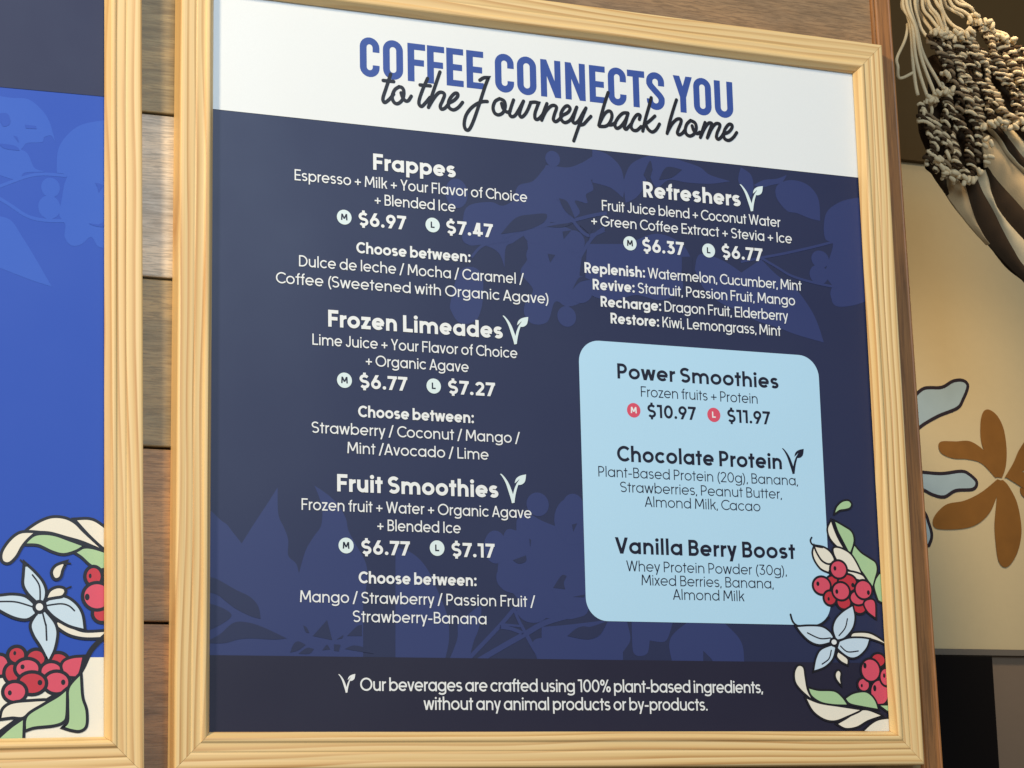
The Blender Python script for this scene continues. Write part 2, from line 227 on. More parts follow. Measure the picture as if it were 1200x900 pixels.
HOL = [
  [(-7.2,155.4,1),(2.6,153.7),(9.9,151.1),(27.1,141.9),(41.9,135.0),(50.5,125.6),(53.0,113.0,1),(41.9,115.9),(27.2,122.8),(17.3,129.7),(7.5,136.7),(-7.1,139.9,1)],
  [(-7.0,129.2,1),(12.5,123.7),(22.8,116.0),(12.6,107.1),(-6.8,97.3,1)],
  [(-6.7,87.8,1),(10.2,96.4),(24.8,108.5),(39.5,109.2),(56.7,104.2),(80.3,93.8,1),(66.6,92.4),(44.4,93.3),(29.7,91.9),(15.1,88.1)],
  [(107.8,96.6,1),(123.0,113.0,1),(128.4,92.8,1)],
  [(84.0,79.5,1),(87.7,88.4),(92.7,90.9),(100.2,87.6,1),(92.7,82.0)],
  [(92.7,78.4,1),(101.5,84.5),(109.0,83.4,1),(104.0,78.6)],
  [(97.8,107.3,1),(101.5,105.0),(104.0,99.7,1),(100.3,100.6)],
  [(144.4,97.2,1),(154.7,107.0),(160.3,108.8,1),(160.2,97.4,1)],
  [(141.8,83.9,1),(152.0,87.6),(167.3,84.2),(172.9,79.4,1),(157.0,81.6)],
  [(117.8,82.3,1),(122.8,87.9),(126.1,83.2,1)],
  [(130.4,88.5,1),(137.3,88.1,1),(135.4,81.4,1),(130.4,81.8,1)],
  [(133.0,93.4,1),(140.6,98.3,1),(139.3,94.7,1)],
  [(329.4,180.3,1),(344.6,185.8,1),(344.4,179.5),(336.2,176.7)],
  [(375.2,151.9,1),(385.2,165.3),(391.3,165.0,1),(387.8,157.8),(389.0,150.7,1)],
  [(399.4,220.8,1),(405.0,222.3,1),(400.5,213.1,1)],
  [(349.1,203.8,1),(351.0,202.6,1),(349.7,194.9,1)],
  [(390.3,100.9,1),(402.9,109.9),(416.8,110.9),(438.0,117.6,1),(429.1,104.0),(416.4,98.2),(399.9,99.2)],
  [(398.4,142.8,1),(412.4,145.6,1),(410.9,142.5,1)],
  [(390.9,100.8,1),(405.7,110.8),(419.1,111.0),(436.6,115.7,1),(428.1,102.6),(413.3,97.5)],
  [(323.8,538.8,1),(341.8,558.6),(362.5,564.6),(378.8,566.1),(374.1,555.8),(353.2,545.5)],
  [(378.4,551.9,1),(394.8,556.2),(411.3,559.1,1),(397.7,552.8)],
  [(394.2,586.0,1),(404.5,582.6),(413.5,563.5,1),(401.2,572.4)],
  [(379.0,521.0,1),(387.9,520.3,1),(381.7,511.4,1)],
  [(418.7,556.9,1),(433.6,553.9,1),(427.1,537.7,1),(430.4,546.5)],
  [(397.6,547.9,1),(408.1,550.3,1),(398.8,539.6,1)],
  [(407.5,482.6,1),(416.9,497.3),(428.8,495.4,1),(416.7,491.7)],
  [(499.6,623.3,1),(508.3,640.7),(511.1,630.4,1),(505.7,614.8,1)],
  [(544.2,531.0,1),(557.1,532.1,1),(556.2,511.1,1),(543.4,513.0,1)],
  [(518.7,619.1,1),(529.1,635.2),(548.5,634.1,1),(535.1,623.6)],
]
BR = [
  ([(274.9,73.2),(313.0,110.4),(331.0,130.0)],4.5),
  ([(310.3,109.6),(326.4,107.4),(342.5,101.4)],4),
  ([(288.1,73.4),(317.9,89.8),(342.5,102.7),(364.6,114.3),(392.3,122.4)],6),
  ([(342.5,102.7),(350.3,89.0),(360.8,74.2)],4.5),
  ([(342.5,102.7),(334.7,116.3),(329.6,128.7)],3.5),
  ([(313.0,112.2),(340.0,110.1)],2.5),
  ([(326.6,534.8),(353.3,548.3),(379.9,553.5),(409.9,561.8),(434.1,569.6),(452.4,574.1)],4),
  ([(409.9,561.8),(404.3,575.5),(392.7,585.8)],3),
  ([(409.9,561.8),(427.4,546.3),(448.7,553.8)],4),
  ([(417.6,519.9),(433.3,543.9),(448.8,556.6)],4),
  ([(288.6,509.4),(303.3,524.5),(332.4,532.5)],3),
  ([(619.2,531.1),(649.4,539.0),(679.9,546.7),(717.6,557.5),(742.0,565.1)],3),
  ([(646.0,537.8),(665.5,528.8),(685.1,519.6),(715.2,513.7),(745.6,510.5)],3),
]
SIL_L = [
  [(-115.3,644.2,1),(-95.6,642.1),(-78.3,642.5),(-65.8,634.5),(-55.8,620.9),(-49.4,597.9),(-53.2,605.4),(-60.6,603.5),(-63.1,598.0),(-78.0,595.5),(-82.9,589.8),(-87.8,586.8),(-114.7,587.1,1)],
  [(-114.8,592.3,1),(-90.2,589.2),(-77.9,585.1),(-70.4,570.1),(-60.4,567.0),(-80.2,564.1),(-87.5,555.8),(-114.5,562.6,1)],
  [(-48.0,566.7,1),(-46.9,590.3),(-38.2,606.8),(-23.1,620.0),(2.2,627.5,1),(9.9,626.9,1),(9.8,490.5,1),(-5.3,492.1),(-12.8,501.9),(-22.8,493.5),(-32.8,491.5),(-39.8,500.1),(-39.1,513.0),(-45.3,522.9),(-42.9,538.6),(-40.5,554.3),(-38.0,564.9)],
  [(-114.0,517.8,1),(-94.5,514.1),(-82.1,497.1),(-69.8,477.5),(-52.4,447.5,1),(-69.6,452.1),(-89.2,458.5),(-113.5,467.0,1)],
]
SILC_L = [
  (-54.1,550.7,9.5,10.4),
  (-55.3,529.9,11.2,12.4),
]
BR_L = [
  ([(-114.3,543.4),(-92.4,554.1),(-75.2,561.4),(-60.4,564.4),(-38.0,564.4)],3.2),
  ([(-114.3,540.8),(-94.6,529.5),(-77.4,519.2),(-60.1,516.1),(-37.8,517.0)],3.5),
  ([(-87.5,558.4),(-87.6,568.7)],2.5),
]
HOL_L = [
  [(-107.8,624.0,1),(-97.9,624.9),(-95.4,614.7),(-102.7,611.5)],
  [(-80.6,614.8,1),(-69.4,614.5,1),(-68.7,611.4,1),(-79.3,611.0,1)],
  [(-107.5,592.9,1),(-90.3,591.8),(-85.3,587.0,1),(-100.1,587.8)],
  [(-91.6,602.1,1),(-87.9,601.1),(-86.6,595.2,1)],
  [(-9.1,559.4,1),(-1.5,557.4),(-5.3,549.3,1),(-6.6,554.4)],
  [(-15.4,516.0,1),(-5.3,515.4,1),(-0.3,518.4,1),(-0.3,513.2),(-10.3,513.8)],
]
MUR_BLUE = [
  [(1403.0,580.7,1),(1423.2,597.6),(1443.5,611.8),(1476.8,615.2),(1500.0,627.2),(1519.7,629.3),(1528.5,620.1),(1517.2,596.7),(1504.9,581.5),(1467.8,566.5),(1439.2,551.5),(1422.0,540.2),(1399.6,530.5,1)],
  [(1395.5,471.1,1),(1428.1,470.1),(1466.3,469.4),(1505.3,474.9),(1521.6,469.4),(1533.5,457.9),(1525.3,445.7),(1491.8,442.0),(1469.0,430.6),(1447.3,433.1),(1426.1,441.7),(1394.1,449.8,1)],
  [(1392.2,421.5,1),(1426.3,405.4),(1435.7,385.6),(1439.9,367.0),(1435.1,352.8),(1427.7,348.8),(1387.7,356.0,1)],
]
MUR_BROWN = [
  [(1571.7,467.7,1),(1562.3,490.3),(1548.0,523.4),(1548.4,557.2),(1554.9,576.9),(1566.6,582.4),(1582.8,572.6),(1594.0,549.8),(1596.9,516.0),(1592.9,486.9),(1584.0,467.2,1)],
  [(1570.5,466.7,1),(1545.4,489.6),(1518.0,495.5),(1490.3,495.7),(1468.7,502.8),(1463.0,515.5),(1470.2,523.4),(1498.0,524.8),(1525.9,526.2),(1552.7,511.5),(1570.7,490.7),(1580.3,469.5,1)],
  [(1574.2,464.4,1),(1541.7,441.6),(1507.2,425.9),(1473.6,419.0),(1453.5,405.0),(1443.2,390.5),(1446.2,378.9),(1465.1,376.2),(1503.7,379.4),(1532.1,388.9),(1555.9,408.7),(1572.2,438.0),(1582.5,462.4,1)],
  [(1574.1,462.0,1),(1569.7,428.3),(1562.8,389.9),(1562.2,361.4),(1565.2,328.4),(1576.5,316.9),(1591.1,324.4),(1607.1,348.6),(1615.4,382.2),(1610.5,425.1),(1595.9,453.3),(1585.4,463.5,1)],
  [(1588.5,467.4,1),(1607.5,492.4),(1620.6,514.7),(1639.6,537.5),(1664.2,558.3),(1693.6,564.7),(1697.7,545.3),(1677.4,510.1),(1641.3,489.0),(1605.5,468.1,1)],
  [(1591.4,468.5,1),(1617.7,478.3),(1651.5,474.9),(1679.0,461.5),(1688.8,442.6),(1670.7,432.2),(1636.4,430.9),(1620.2,439.9),(1618.3,451.8),(1626.7,449.7),(1610.4,458.7,1)],
]
CORDS = [
  (-508,[(1196.3,1076.4),(1187.1,1044.6),(1175.5,1017.9),(1173.1,1002.4),(1180.7,990.6),(1199.4,999.1)]),
  (-500,[(1190.1,1121.2),(1191.9,1085.6),(1196.9,1035.3),(1203.1,962.7)]),
  (-494,[(1187.6,1118.6),(1192.7,1070.8),(1200.5,1021.0),(1216.5,949.7)]),
  (-490,[(1187.8,1117.1),(1197.7,1057.3),(1211.1,1008.2),(1226.5,949.5)]),
  (-497,[(1195.2,1120.8),(1207.6,1055.9),(1226.5,1004.8),(1243.5,966.3)]),
  (-500,[(1205.7,1123.3),(1214.1,1080.8),(1222.2,1056.2)]),
  (-508,[(1216.8,1127.8),(1225.7,1092.9),(1236.7,1068.6)]),
  (-494,[(1218.8,1122.7),(1230.2,1083.2),(1248.0,1054.7)]),
  (-506,[(1232.6,1129.1),(1244.2,1091.9),(1261.8,1059.4)]),
  (-490,[(1224.7,1122.0),(1238.9,1082.8),(1256.5,1051.7)]),
  (-500,[(1240.0,1127.8),(1254.8,1096.2),(1264.3,1069.1),(1274.4,1052.4)]),
  (-510,[(1252.6,1133.2),(1267.4,1101.5),(1291.4,1076.1)]),
  (-496,[(1245.9,1127.0),(1265.7,1085.8),(1287.3,1067.9),(1289.2,1055.3)]),
  (-512,[(1265.5,1135.7),(1281.0,1111.7),(1297.4,1100.8)]),
  (-490,[(1262.0,1126.8),(1285.6,1099.0),(1313.2,1084.4),(1347.2,1075.7),(1361.0,1067.1),(1357.0,1053.7)]),
  (-503,[(1276.7,1133.7),(1304.0,1113.9),(1320.5,1103.0),(1330.3,1080.9),(1343.1,1059.2)]),
  (-512,[(1288.7,1138.7),(1315.9,1116.2),(1332.3,1102.6)]),
  (-500,[(1337.9,1018.8),(1371.6,1004.7),(1402.7,992.8)]),
  (-495,[(1345.2,1007.7),(1368.6,1010.4),(1401.2,1016.7)]),
  (-492,[(1337.0,1003.2),(1359.3,992.9),(1395.9,979.0)]),
]
BEADS = [[(1204.5,950.2),(1220.2,857.8)],[(1213.3,949.8),(1227.9,842.8)],[(1225.7,956.5),(1240.8,836.1)],[(1235.1,962.9),(1255.3,832.2)],[(1244.3,966.6),(1270.2,832.3)],[(1240.4,995.7),(1285.8,840.4)],[(1223.8,1055.7),(1299.9,868.4)],[(1231.3,1056.6),(1301.8,892.5)],[(1238.7,1054.8),(1300.4,913.8)],[(1246.3,1057.1),(1310.1,922.8)],[(1255.1,1054.1),(1322.4,924.1)],[(1264.2,1055.2),(1334.6,925.4)],[(1273.2,1053.6),(1349.8,924.3)],[(1283.1,1065.7),(1365.2,925.9)],[(1292.4,1088.7),(1380.9,930.3)],[(1304.3,1084.7),(1394.4,945.3)],[(1316.2,1080.7),(1407.8,957.6)],[(1327.9,1073.9),(1415.2,972.0)],[(1339.6,1067.1),(1422.7,986.5)],[(1353.4,1066.1),(1427.2,1003.5)],[(1368.7,1065.2),(1434.7,1018.0)]]
STRIPES = [
  ('fabric_dark',[(1229.2,867.4),(1236.9,849.6),(1254.5,826.1),(1258.1,821.1)],[(1244.2,868.9),(1257.2,862.2),(1257.3,843.6),(1258.6,819.8)]),
  ('fabric_tan',[(1257.7,848.9),(1257.9,835.7),(1258.1,821.1),(1269.4,805.0),(1297.0,773.0),(1322.2,748.2)],[(1272.8,850.4),(1286.9,838.4),(1294.0,812.5),(1303.8,784.2),(1319.6,753.8),(1322.7,747.8)]),
  ('fabric_dark',[(1287.5,846.5),(1294.0,812.5),(1303.8,784.2),(1319.6,753.8),(1353.2,719.6),(1381.7,696.2),(1439.2,652.2)],[(1312.1,852.8),(1319.5,830.8),(1335.5,803.0),(1351.1,769.8),(1367.1,741.9),(1383.5,718.9),(1440.6,668.1)]),
  ('fabric_grey',[(1312.1,852.8),(1319.5,830.8),(1335.5,803.0),(1351.1,769.8),(1367.1,741.9),(1383.5,718.9),(1440.6,668.1)],[(1326.8,866.3),(1333.0,848.2),(1338.1,816.6),(1358.7,789.1),(1387.1,762.2),(1415.6,735.3),(1444.6,713.6)]),
  ('fabric_dark',[(1325.4,867.5),(1333.0,848.2),(1338.1,816.6),(1358.7,789.1),(1387.1,762.2),(1415.8,738.0),(1444.6,713.6)],[(1328.4,867.8),(1339.8,856.8),(1351.0,844.5),(1373.7,822.5),(1390.7,805.3),(1419.2,778.3),(1448.3,756.7)]),
  ('fabric_tan',[(1325.5,868.9),(1339.8,856.8),(1351.0,844.5),(1373.7,822.5),(1390.7,805.3),(1419.2,778.3),(1448.3,756.7)],[(1308.9,929.0),(1320.5,922.2),(1344.2,913.8),(1366.3,883.7),(1395.2,860.9),(1424.3,838.0),(1453.5,816.3)]),
  ('fabric_cream',[(1318.0,930.0),(1329.9,925.9),(1344.5,916.6),(1366.6,886.4),(1395.4,863.0),(1424.5,840.7),(1453.7,819.1)],[(1321.3,933.1),(1333.2,928.9),(1347.8,919.6),(1368.4,890.6),(1395.8,867.7),(1424.9,846.1),(1454.2,824.5)]),
  ('fabric_dark',[(1321.3,933.1),(1333.2,928.9),(1347.8,919.6),(1368.4,890.6),(1395.8,867.7),(1424.9,846.1),(1454.2,824.5)],[(1340.4,943.2),(1352.0,935.0),(1369.2,919.1),(1383.3,903.0),(1397.5,888.1),(1426.8,868.0),(1456.3,849.1)]),
  ('fabric_cream',[(1340.4,943.2),(1352.0,935.0),(1369.2,919.1),(1383.3,903.0),(1397.5,888.1),(1426.8,868.0),(1456.3,849.1)],[(1359.4,950.7),(1370.7,938.3),(1385.2,926.2),(1399.5,912.7),(1417.3,902.3),(1437.8,888.1),(1458.5,873.8)]),
  ('fabric_dark',[(1359.4,950.7),(1370.7,938.3),(1385.2,926.2),(1399.5,912.7),(1417.3,902.3),(1437.8,888.1),(1458.5,873.8)],[(1372.5,960.3),(1387.0,948.2),(1401.7,938.8),(1419.3,927.0),(1431.0,917.3),(1445.8,907.9),(1460.6,898.5)]),
]

# ------------------------------------------------------------------ materials
def srgb(r, g, b):
    f = lambda c: (c / 255 / 12.92) if c / 255 <= 0.04045 else ((c / 255 + 0.055) / 1.055) ** 2.4
    return (f(r), f(g), f(b), 1.0)

def new_mat(name):
    m = bpy.data.materials.new(name); m.use_nodes = True
    nt = m.node_tree; b = nt.nodes['Principled BSDF']
    return m, nt, b

def N(nt, kind, **kw):
    n = nt.nodes.new(kind)
    for k, v in kw.items():
        if k in n.inputs: n.inputs[k].default_value = v
        else: setattr(n, k, v)
    return n

def mix(nt, fac, a, b, blend='MIX'):
    n = nt.nodes.new('ShaderNodeMix'); n.data_type = 'RGBA'; n.blend_type = blend
    for sock, v in ((n.inputs[0], fac), (n.inputs[6], a), (n.inputs[7], b)):
        if hasattr(v, 'is_linked'): nt.links.new(v, sock)
        else: sock.default_value = v
    return n.outputs[2]

def flat(name, rgb, rough=0.42, spec=0.46, var=0.05, scale=900.0, bump=0.02):
    """printed or painted surface: even ink with fine paper grain"""
    m, nt, b = new_mat(name)
    tc = N(nt, 'ShaderNodeTexCoord')
    n1 = N(nt, 'ShaderNodeTexNoise', Scale=scale, Detail=2.0)
    n2 = N(nt, 'ShaderNodeTexNoise', Scale=9.0, Detail=3.0)
    for n in (n1, n2): nt.links.new(tc.outputs['Object'], n.inputs['Vector'])
    c = srgb(*rgb)
    lo = tuple(x * (1 - var) for x in c[:3]) + (1,); hi = tuple(min(1, x * (1 + var)) for x in c[:3]) + (1,)
    col = mix(nt, n1.outputs['Fac'], lo, hi)
    col = mix(nt, n2.outputs['Fac'], col, c)
    nt.links.new(col, b.inputs['Base Color'])
    b.inputs['Specular IOR Level'].default_value = spec
    mr = N(nt, 'ShaderNodeMapRange'); mr.inputs['To Min'].default_value = rough - 0.07; mr.inputs['To Max'].default_value = rough + 0.07
    nt.links.new(n2.outputs['Fac'], mr.inputs['Value']); nt.links.new(mr.outputs[0], b.inputs['Roughness'])
    if bump:
        n3 = N(nt, 'ShaderNodeTexNoise', Scale=5.0, Detail=1.0); nt.links.new(tc.outputs['Object'], n3.inputs['Vector'])
        b3 = N(nt, 'ShaderNodeBump', Strength=0.5, Distance=0.004); nt.links.new(n3.outputs['Fac'], b3.inputs['Height'])
        bp = N(nt, 'ShaderNodeBump', Strength=bump * 3, Distance=0.0005); nt.links.new(b3.outputs['Normal'], bp.inputs['Normal'])
        nt.links.new(n1.outputs['Fac'], bp.inputs['Height']); nt.links.new(bp.outputs['Normal'], b.inputs['Normal'])
    return m

def pine():
    m, nt, b = new_mat('pine_wood')
    tc = N(nt, 'ShaderNodeTexCoord'); oi = N(nt, 'ShaderNodeObjectInfo')
    sh = N(nt, 'ShaderNodeVectorMath', operation='MULTIPLY_ADD')
    rv = N(nt, 'ShaderNodeCombineXYZ')
    mr = N(nt, 'ShaderNodeMath', operation='MULTIPLY'); mr.inputs[1].default_value = 7.3
    nt.links.new(oi.outputs['Random'], mr.inputs[0]); nt.links.new(mr.outputs[0], rv.inputs['X'])
    nt.links.new(tc.outputs['Object'], sh.inputs[0]); sh.inputs[1].default_value = (1, 1, 1); nt.links.new(rv.outputs[0], sh.inputs[2])
    # growth rings round an axis a little below the face, wandering along the length
    mp = N(nt, 'ShaderNodeMapping'); mp.inputs['Scale'].default_value = (1.4, 9.0, 9.0)
    nt.links.new(sh.outputs[0], mp.inputs['Vector'])
    wn = N(nt, 'ShaderNodeTexNoise', Scale=1.1, Detail=2.0, Roughness=0.45); nt.links.new(mp.outputs[0], wn.inputs['Vector'])
    sx = N(nt, 'ShaderNodeSeparateXYZ'); nt.links.new(sh.outputs[0], sx.inputs[0])
    def math_(op, a, bb):
        n = N(nt, 'ShaderNodeMath', operation=op)
        for i, v in enumerate((a, bb)):
            if hasattr(v, 'is_linked'): nt.links.new(v, n.inputs[i])
            else: n.inputs[i].default_value = v
        return n.outputs[0]
    yy = math_('ADD', sx.outputs['Y'], math_('MULTIPLY', math_('SUBTRACT', wn.outputs['Fac'], 0.5), 0.045))
    mp2 = N(nt, 'ShaderNodeMapping'); mp2.inputs['Scale'].default_value = (1.9, 9.0, 9.0); nt.links.new(sh.outputs[0], mp2.inputs['Vector'])
    wn2 = N(nt, 'ShaderNodeTexNoise', Scale=1.0, Detail=2.0, Roughness=0.4); nt.links.new(mp2.outputs[0], wn2.inputs['Vector'])
    zz = math_('ADD', math_('ADD', sx.outputs['Z'], 0.02), math_('MULTIPLY', math_('SUBTRACT', wn2.outputs['Fac'], 0.5), 0.046))
    rad = math_('SQRT', math_('ADD', math_('MULTIPLY', yy, yy), math_('MULTIPLY', zz, zz)), 0)
    fr = math_('FRACT', math_('ADD', math_('MULTIPLY', rad, 118.0), math_('MULTIPLY', wn.outputs['Fac'], 3.0)), 0)
    ramp = N(nt, 'ShaderNodeValToRGB'); nt.links.new(fr, ramp.inputs['Fac'])
    r = ramp.color_ramp; r.elements[0].position = 0.0; r.elements[0].color = srgb(243, 217, 162)
    r.elements[1].position = 1.0; r.elements[1].color = srgb(240, 211, 152)
    e = r.elements.new(0.5); e.color = srgb(234, 200, 136)
    e = r.elements.new(0.86); e.color = srgb(190, 138, 78)
    # fine fibres
    fm = N(nt, 'ShaderNodeMapping'); fm.inputs['Scale'].default_value = (12, 900, 900); nt.links.new(sh.outputs[0], fm.inputs['Vector'])
    fn = N(nt, 'ShaderNodeTexNoise', Scale=1.0, Detail=3.0); nt.links.new(fm.outputs[0], fn.inputs['Vector'])
    bn = N(nt, 'ShaderNodeTexNoise', Scale=5.0, Detail=2.0); nt.links.new(sh.outputs[0], bn.inputs['Vector'])
    bw_ = N(nt, 'ShaderNodeMapping'); bw_.inputs['Scale'].default_value = (3.0, 40.0, 40.0); nt.links.new(sh.outputs[0], bw_.inputs['Vector'])
    vn = N(nt, 'ShaderNodeTexNoise', Scale=1.0, Detail=3.0); nt.links.new(bw_.outputs[0], vn.inputs['Vector'])
    vr = N(nt, 'ShaderNodeMapRange'); vr.inputs['From Min'].default_value = 0.35; vr.inputs['From Max'].default_value = 0.65; vr.inputs['To Max'].default_value = 0.75; nt.links.new(vn.outputs['Fac'], vr.inputs['Value'])
    pale = mix(nt, vr.outputs[0], ramp.outputs[0], srgb(238, 206, 148))
    c2 = mix(nt, math_('MULTIPLY', fn.outputs['Fac'], 0.25), pale, srgb(222, 180, 116))
    c3 = mix(nt, math_('MULTIPLY', bn.outputs['Fac'], 0.22), c2, srgb(234, 186, 122))
    nt.links.new(c3, b.inputs['Base Color'])
    b.inputs['Roughness'].default_value = 0.5
    bp = N(nt, 'ShaderNodeBump', Strength=0.12, Distance=0.0004)
    nt.links.new(fn.outputs['Fac'], bp.inputs['Height']); nt.links.new(bp.outputs['Normal'], b.inputs['Normal'])
    return m

def plankwood(name, use_obj_colour=True, base=(120, 78, 42), streak=0.75, vertical=False):
    m, nt, b = new_mat(name)
    tc = N(nt, 'ShaderNodeTexCoord'); oi = N(nt, 'ShaderNodeObjectInfo')
    rv = N(nt, 'ShaderNodeVectorMath', operation='MULTIPLY_ADD')
    cb = N(nt, 'ShaderNodeCombineXYZ')
    mr = N(nt, 'ShaderNodeMath', operation='MULTIPLY'); mr.inputs[1].default_value = 11.0
    nt.links.new(oi.outputs['Random'], mr.inputs[0]); nt.links.new(mr.outputs[0], cb.inputs['X']); nt.links.new(mr.outputs[0], cb.inputs['Z'])
    nt.links.new(tc.outputs['Object'], rv.inputs[0]); rv.inputs[1].default_value = (1, 1, 1); nt.links.new(cb.outputs[0], rv.inputs[2])
    def nz(scale, s, detail, dist=0.0, rough=0.55):
        mp = N(nt, 'ShaderNodeMapping'); mp.inputs['Scale'].default_value = scale; nt.links.new(rv.outputs[0], mp.inputs['Vector'])
        n = N(nt, 'ShaderNodeTexNoise', Scale=s, Detail=detail, Distortion=dist, Roughness=rough); nt.links.new(mp.outputs[0], n.inputs['Vector']); return n
    long_, cross = (3, 60), (60, 3)
    sc1 = (60, 60, 3) if vertical else (7, 60, 60)
    sc2 = (300, 300, 9) if vertical else (40, 520, 520)
    n1 = nz(sc1, 1.0, 6.0, 2.2, 0.65); n2 = nz(sc2, 1.0, 4.0, 0.6, 0.7); n3 = nz((4, 4, 14) if not vertical else (14, 14, 3), 1.0, 4.0, 0.8)
    if use_obj_colour: basec = oi.outputs['Color']
    else:
        rgb = N(nt, 'ShaderNodeRGB'); rgb.outputs[0].default_value = srgb(*base); basec = rgb.outputs[0]
    rp = N(nt, 'ShaderNodeValToRGB'); rp.color_ramp.elements[0].position = 0.33; rp.color_ramp.elements[1].position = 0.62
    nt.links.new(n1.outputs['Fac'], rp.inputs['Fac'])
    dark = mix(nt, 1.0, basec, (0.40, 0.37, 0.33, 1), 'MULTIPLY')
    c = mix(nt, rp.outputs[0], dark, basec)
    c = mix(nt, 1.0 - streak * 0.4, dark, c)
    rp3 = N(nt, 'ShaderNodeValToRGB'); rp3.color_ramp.elements[0].position = 0.40; rp3.color_ramp.elements[1].position = 0.68
    nt.links.new(n3.outputs['Fac'], rp3.inputs['Fac'])
    rp2 = N(nt, 'ShaderNodeValToRGB'); rp2.color_ramp.elements[0].position = 0.4; rp2.color_ramp.elements[1].position = 0.54; nt.links.new(n2.outputs['Fac'], rp2.inputs['Fac'])
    warm = mix(nt, 1.0, basec, (1.2, 1.06, 0.88, 1), 'MULTIPLY')
    c = mix(nt, rp3.outputs[0], c, warm)
    c = mix(nt, rp2.outputs[0], mix(nt, 0.62, c, dark), c)
    nt.links.new(c, b.inputs['Base Color'])
    b.inputs['Roughness'].default_value = 0.5
    bp = N(nt, 'ShaderNodeBump', Strength=0.25, Distance=0.0008)
    nt.links.new(n2.outputs['Fac'], bp.inputs['Height']); nt.links.new(bp.outputs['Normal'], b.inputs['Normal'])
    return m

def cloth(name, rgb, scale=650.0):
    m, nt, b = new_mat(name)
    tc = N(nt, 'ShaderNodeTexCoord')
    n1 = N(nt, 'ShaderNodeTexNoise', Scale=scale, Detail=2.0); nt.links.new(tc.outputs['Object'], n1.inputs['Vector'])
    n2 = N(nt, 'ShaderNodeTexNoise', Scale=40.0, Detail=3.0); nt.links.new(tc.outputs['Object'], n2.inputs['Vector'])
    c = srgb(*rgb); lo = tuple(x * 0.62 for x in c[:3]) + (1,)
    col = mix(nt, n1.outputs['Fac'], lo, c); col = mix(nt, n2.outputs['Fac'], col, c)
    nt.links.new(col, b.inputs['Base Color']); b.inputs['Roughness'].default_value = 0.9; b.inputs['Specular IOR Level'].default_value = 0.15
    bp = N(nt, 'ShaderNodeBump', Strength=0.5, Distance=0.001); nt.links.new(n1.outputs['Fac'], bp.inputs['Height']); nt.links.new(bp.outputs['Normal'], b.inputs['Normal'])
    return m

INK = dict(
    white=flat('ink_white', (236, 240, 240)), navy=flat('ink_navy', (38, 45, 80)), foliage=flat('ink_foliage', (49, 60, 110)),
    footer=flat('ink_footer', (33, 31, 54)), box=flat('ink_pale_blue', (186, 226, 250)), blue=flat('ink_royal_blue', (52, 80, 158)),
    black=flat('ink_black', (22, 20, 30)), lettering=flat('ink_lettering_white', (240, 243, 242)), darktext=flat('ink_dark_navy', (18, 20, 44)),
    badge=flat('ink_badge_mint', (226, 243, 243)), badgered=flat('ink_badge_red', (224, 84, 108)), green=flat('ink_green', (174, 208, 158)),
    cream=flat('ink_cream', (240, 234, 216)), petal=flat('ink_petal', (204, 225, 240)), petal2=flat('ink_petal_pale', (214, 230, 242)),
    red=flat('ink_red', (220, 82, 104)), darkred=flat('ink_dark_red', (198, 52, 66)),
    l_head=flat('ink_slate_navy', (42, 46, 78), 0.5, 0.35), l_blue=flat('ink_poster_blue', (40, 80, 184), 0.5, 0.35), l_foliage=flat('ink_poster_foliage', (50, 93, 195), 0.5, 0.35), l_ground=flat('ink_ivory', (244, 240, 224)))
PINE = pine()
PLANK = plankwood('plank_wood'); TRIM = plankwood('trim_wood', False, (164, 114, 66), 0.4, True)
BACKING = flat('backing_board', (70, 58, 46), 0.9, 0.2)
CREAMWALL = flat('cream_wall_paint', (182, 165, 128), 0.75, 0.25, 0.04, 60.0, 0.15)
DARKWALL = flat('dark_olive_wall_paint', (74, 58, 32), 0.8, 0.2, 0.06, 60.0, 0.15)
LOWWALL = flat('brown_grey_wall_paint', (112, 96, 80), 0.7, 0.25, 0.05, 60.0, 0.1)
LEDGE = flat('ledge_paint', (96, 88, 78), 0.6, 0.3)
BLACKP = flat('black_panel_paint', (12, 8, 7), 0.75, 0.1)
M_BLUE = flat('mural_grey_blue', (142, 160, 166), 0.75, 0.2, 0.16, 30.0); M_BROWN = flat('mural_brown', (116, 77, 30), 0.75, 0.2, 0.35, 34.0); M_LINE = flat('mural_line', (34, 26, 34), 0.7, 0.2)
ROPE = cloth('cotton_rope', (230, 208, 166)); 
CLOTHS = dict(fabric_dark=cloth('cloth_dark_brown', (58, 44, 30)), fabric_tan=cloth('cloth_tan', (194, 166, 124)), fabric_grey=cloth('cloth_grey', (204, 186, 150)), fabric_cream=cloth('cloth_cream', (216, 196, 156)))
KNOTD = cloth('cotton_dark', (72, 54, 36)); KNOTM = cloth('cotton_taupe', (150, 128, 98))

# ------------------------------------------------------------------ mesh helpers
def link(name, verts, faces, mats, parent=None, mi=None, smooth=False):
    me = bpy.data.meshes.new(name); me.from_pydata([tuple(v) for v in verts], [], faces)
    for m in (mats if isinstance(mats, (list, tuple)) else [mats]): me.materials.append(m)
    if mi: me.polygons.foreach_set('material_index', mi)
    if smooth: me.polygons.foreach_set('use_smooth', [True] * len(me.polygons))
    me.update()
    o = bpy.data.objects.new(name, me); COL.objects.link(o)
    if parent: o.parent = parent
    return o

def empty(name, loc, rot=(0, 0, 0)):
    o = bpy.data.objects.new(name, None); COL.objects.link(o); o.location = loc; o.rotation_euler = rot; o.empty_display_size = 0.05
    return o

def tag(o, label=None, cat=None, group=None, kind=None):
    for k, v in (('label', label), ('category', cat), ('group', group), ('kind', kind)):
        if v: o[k] = v
    return o

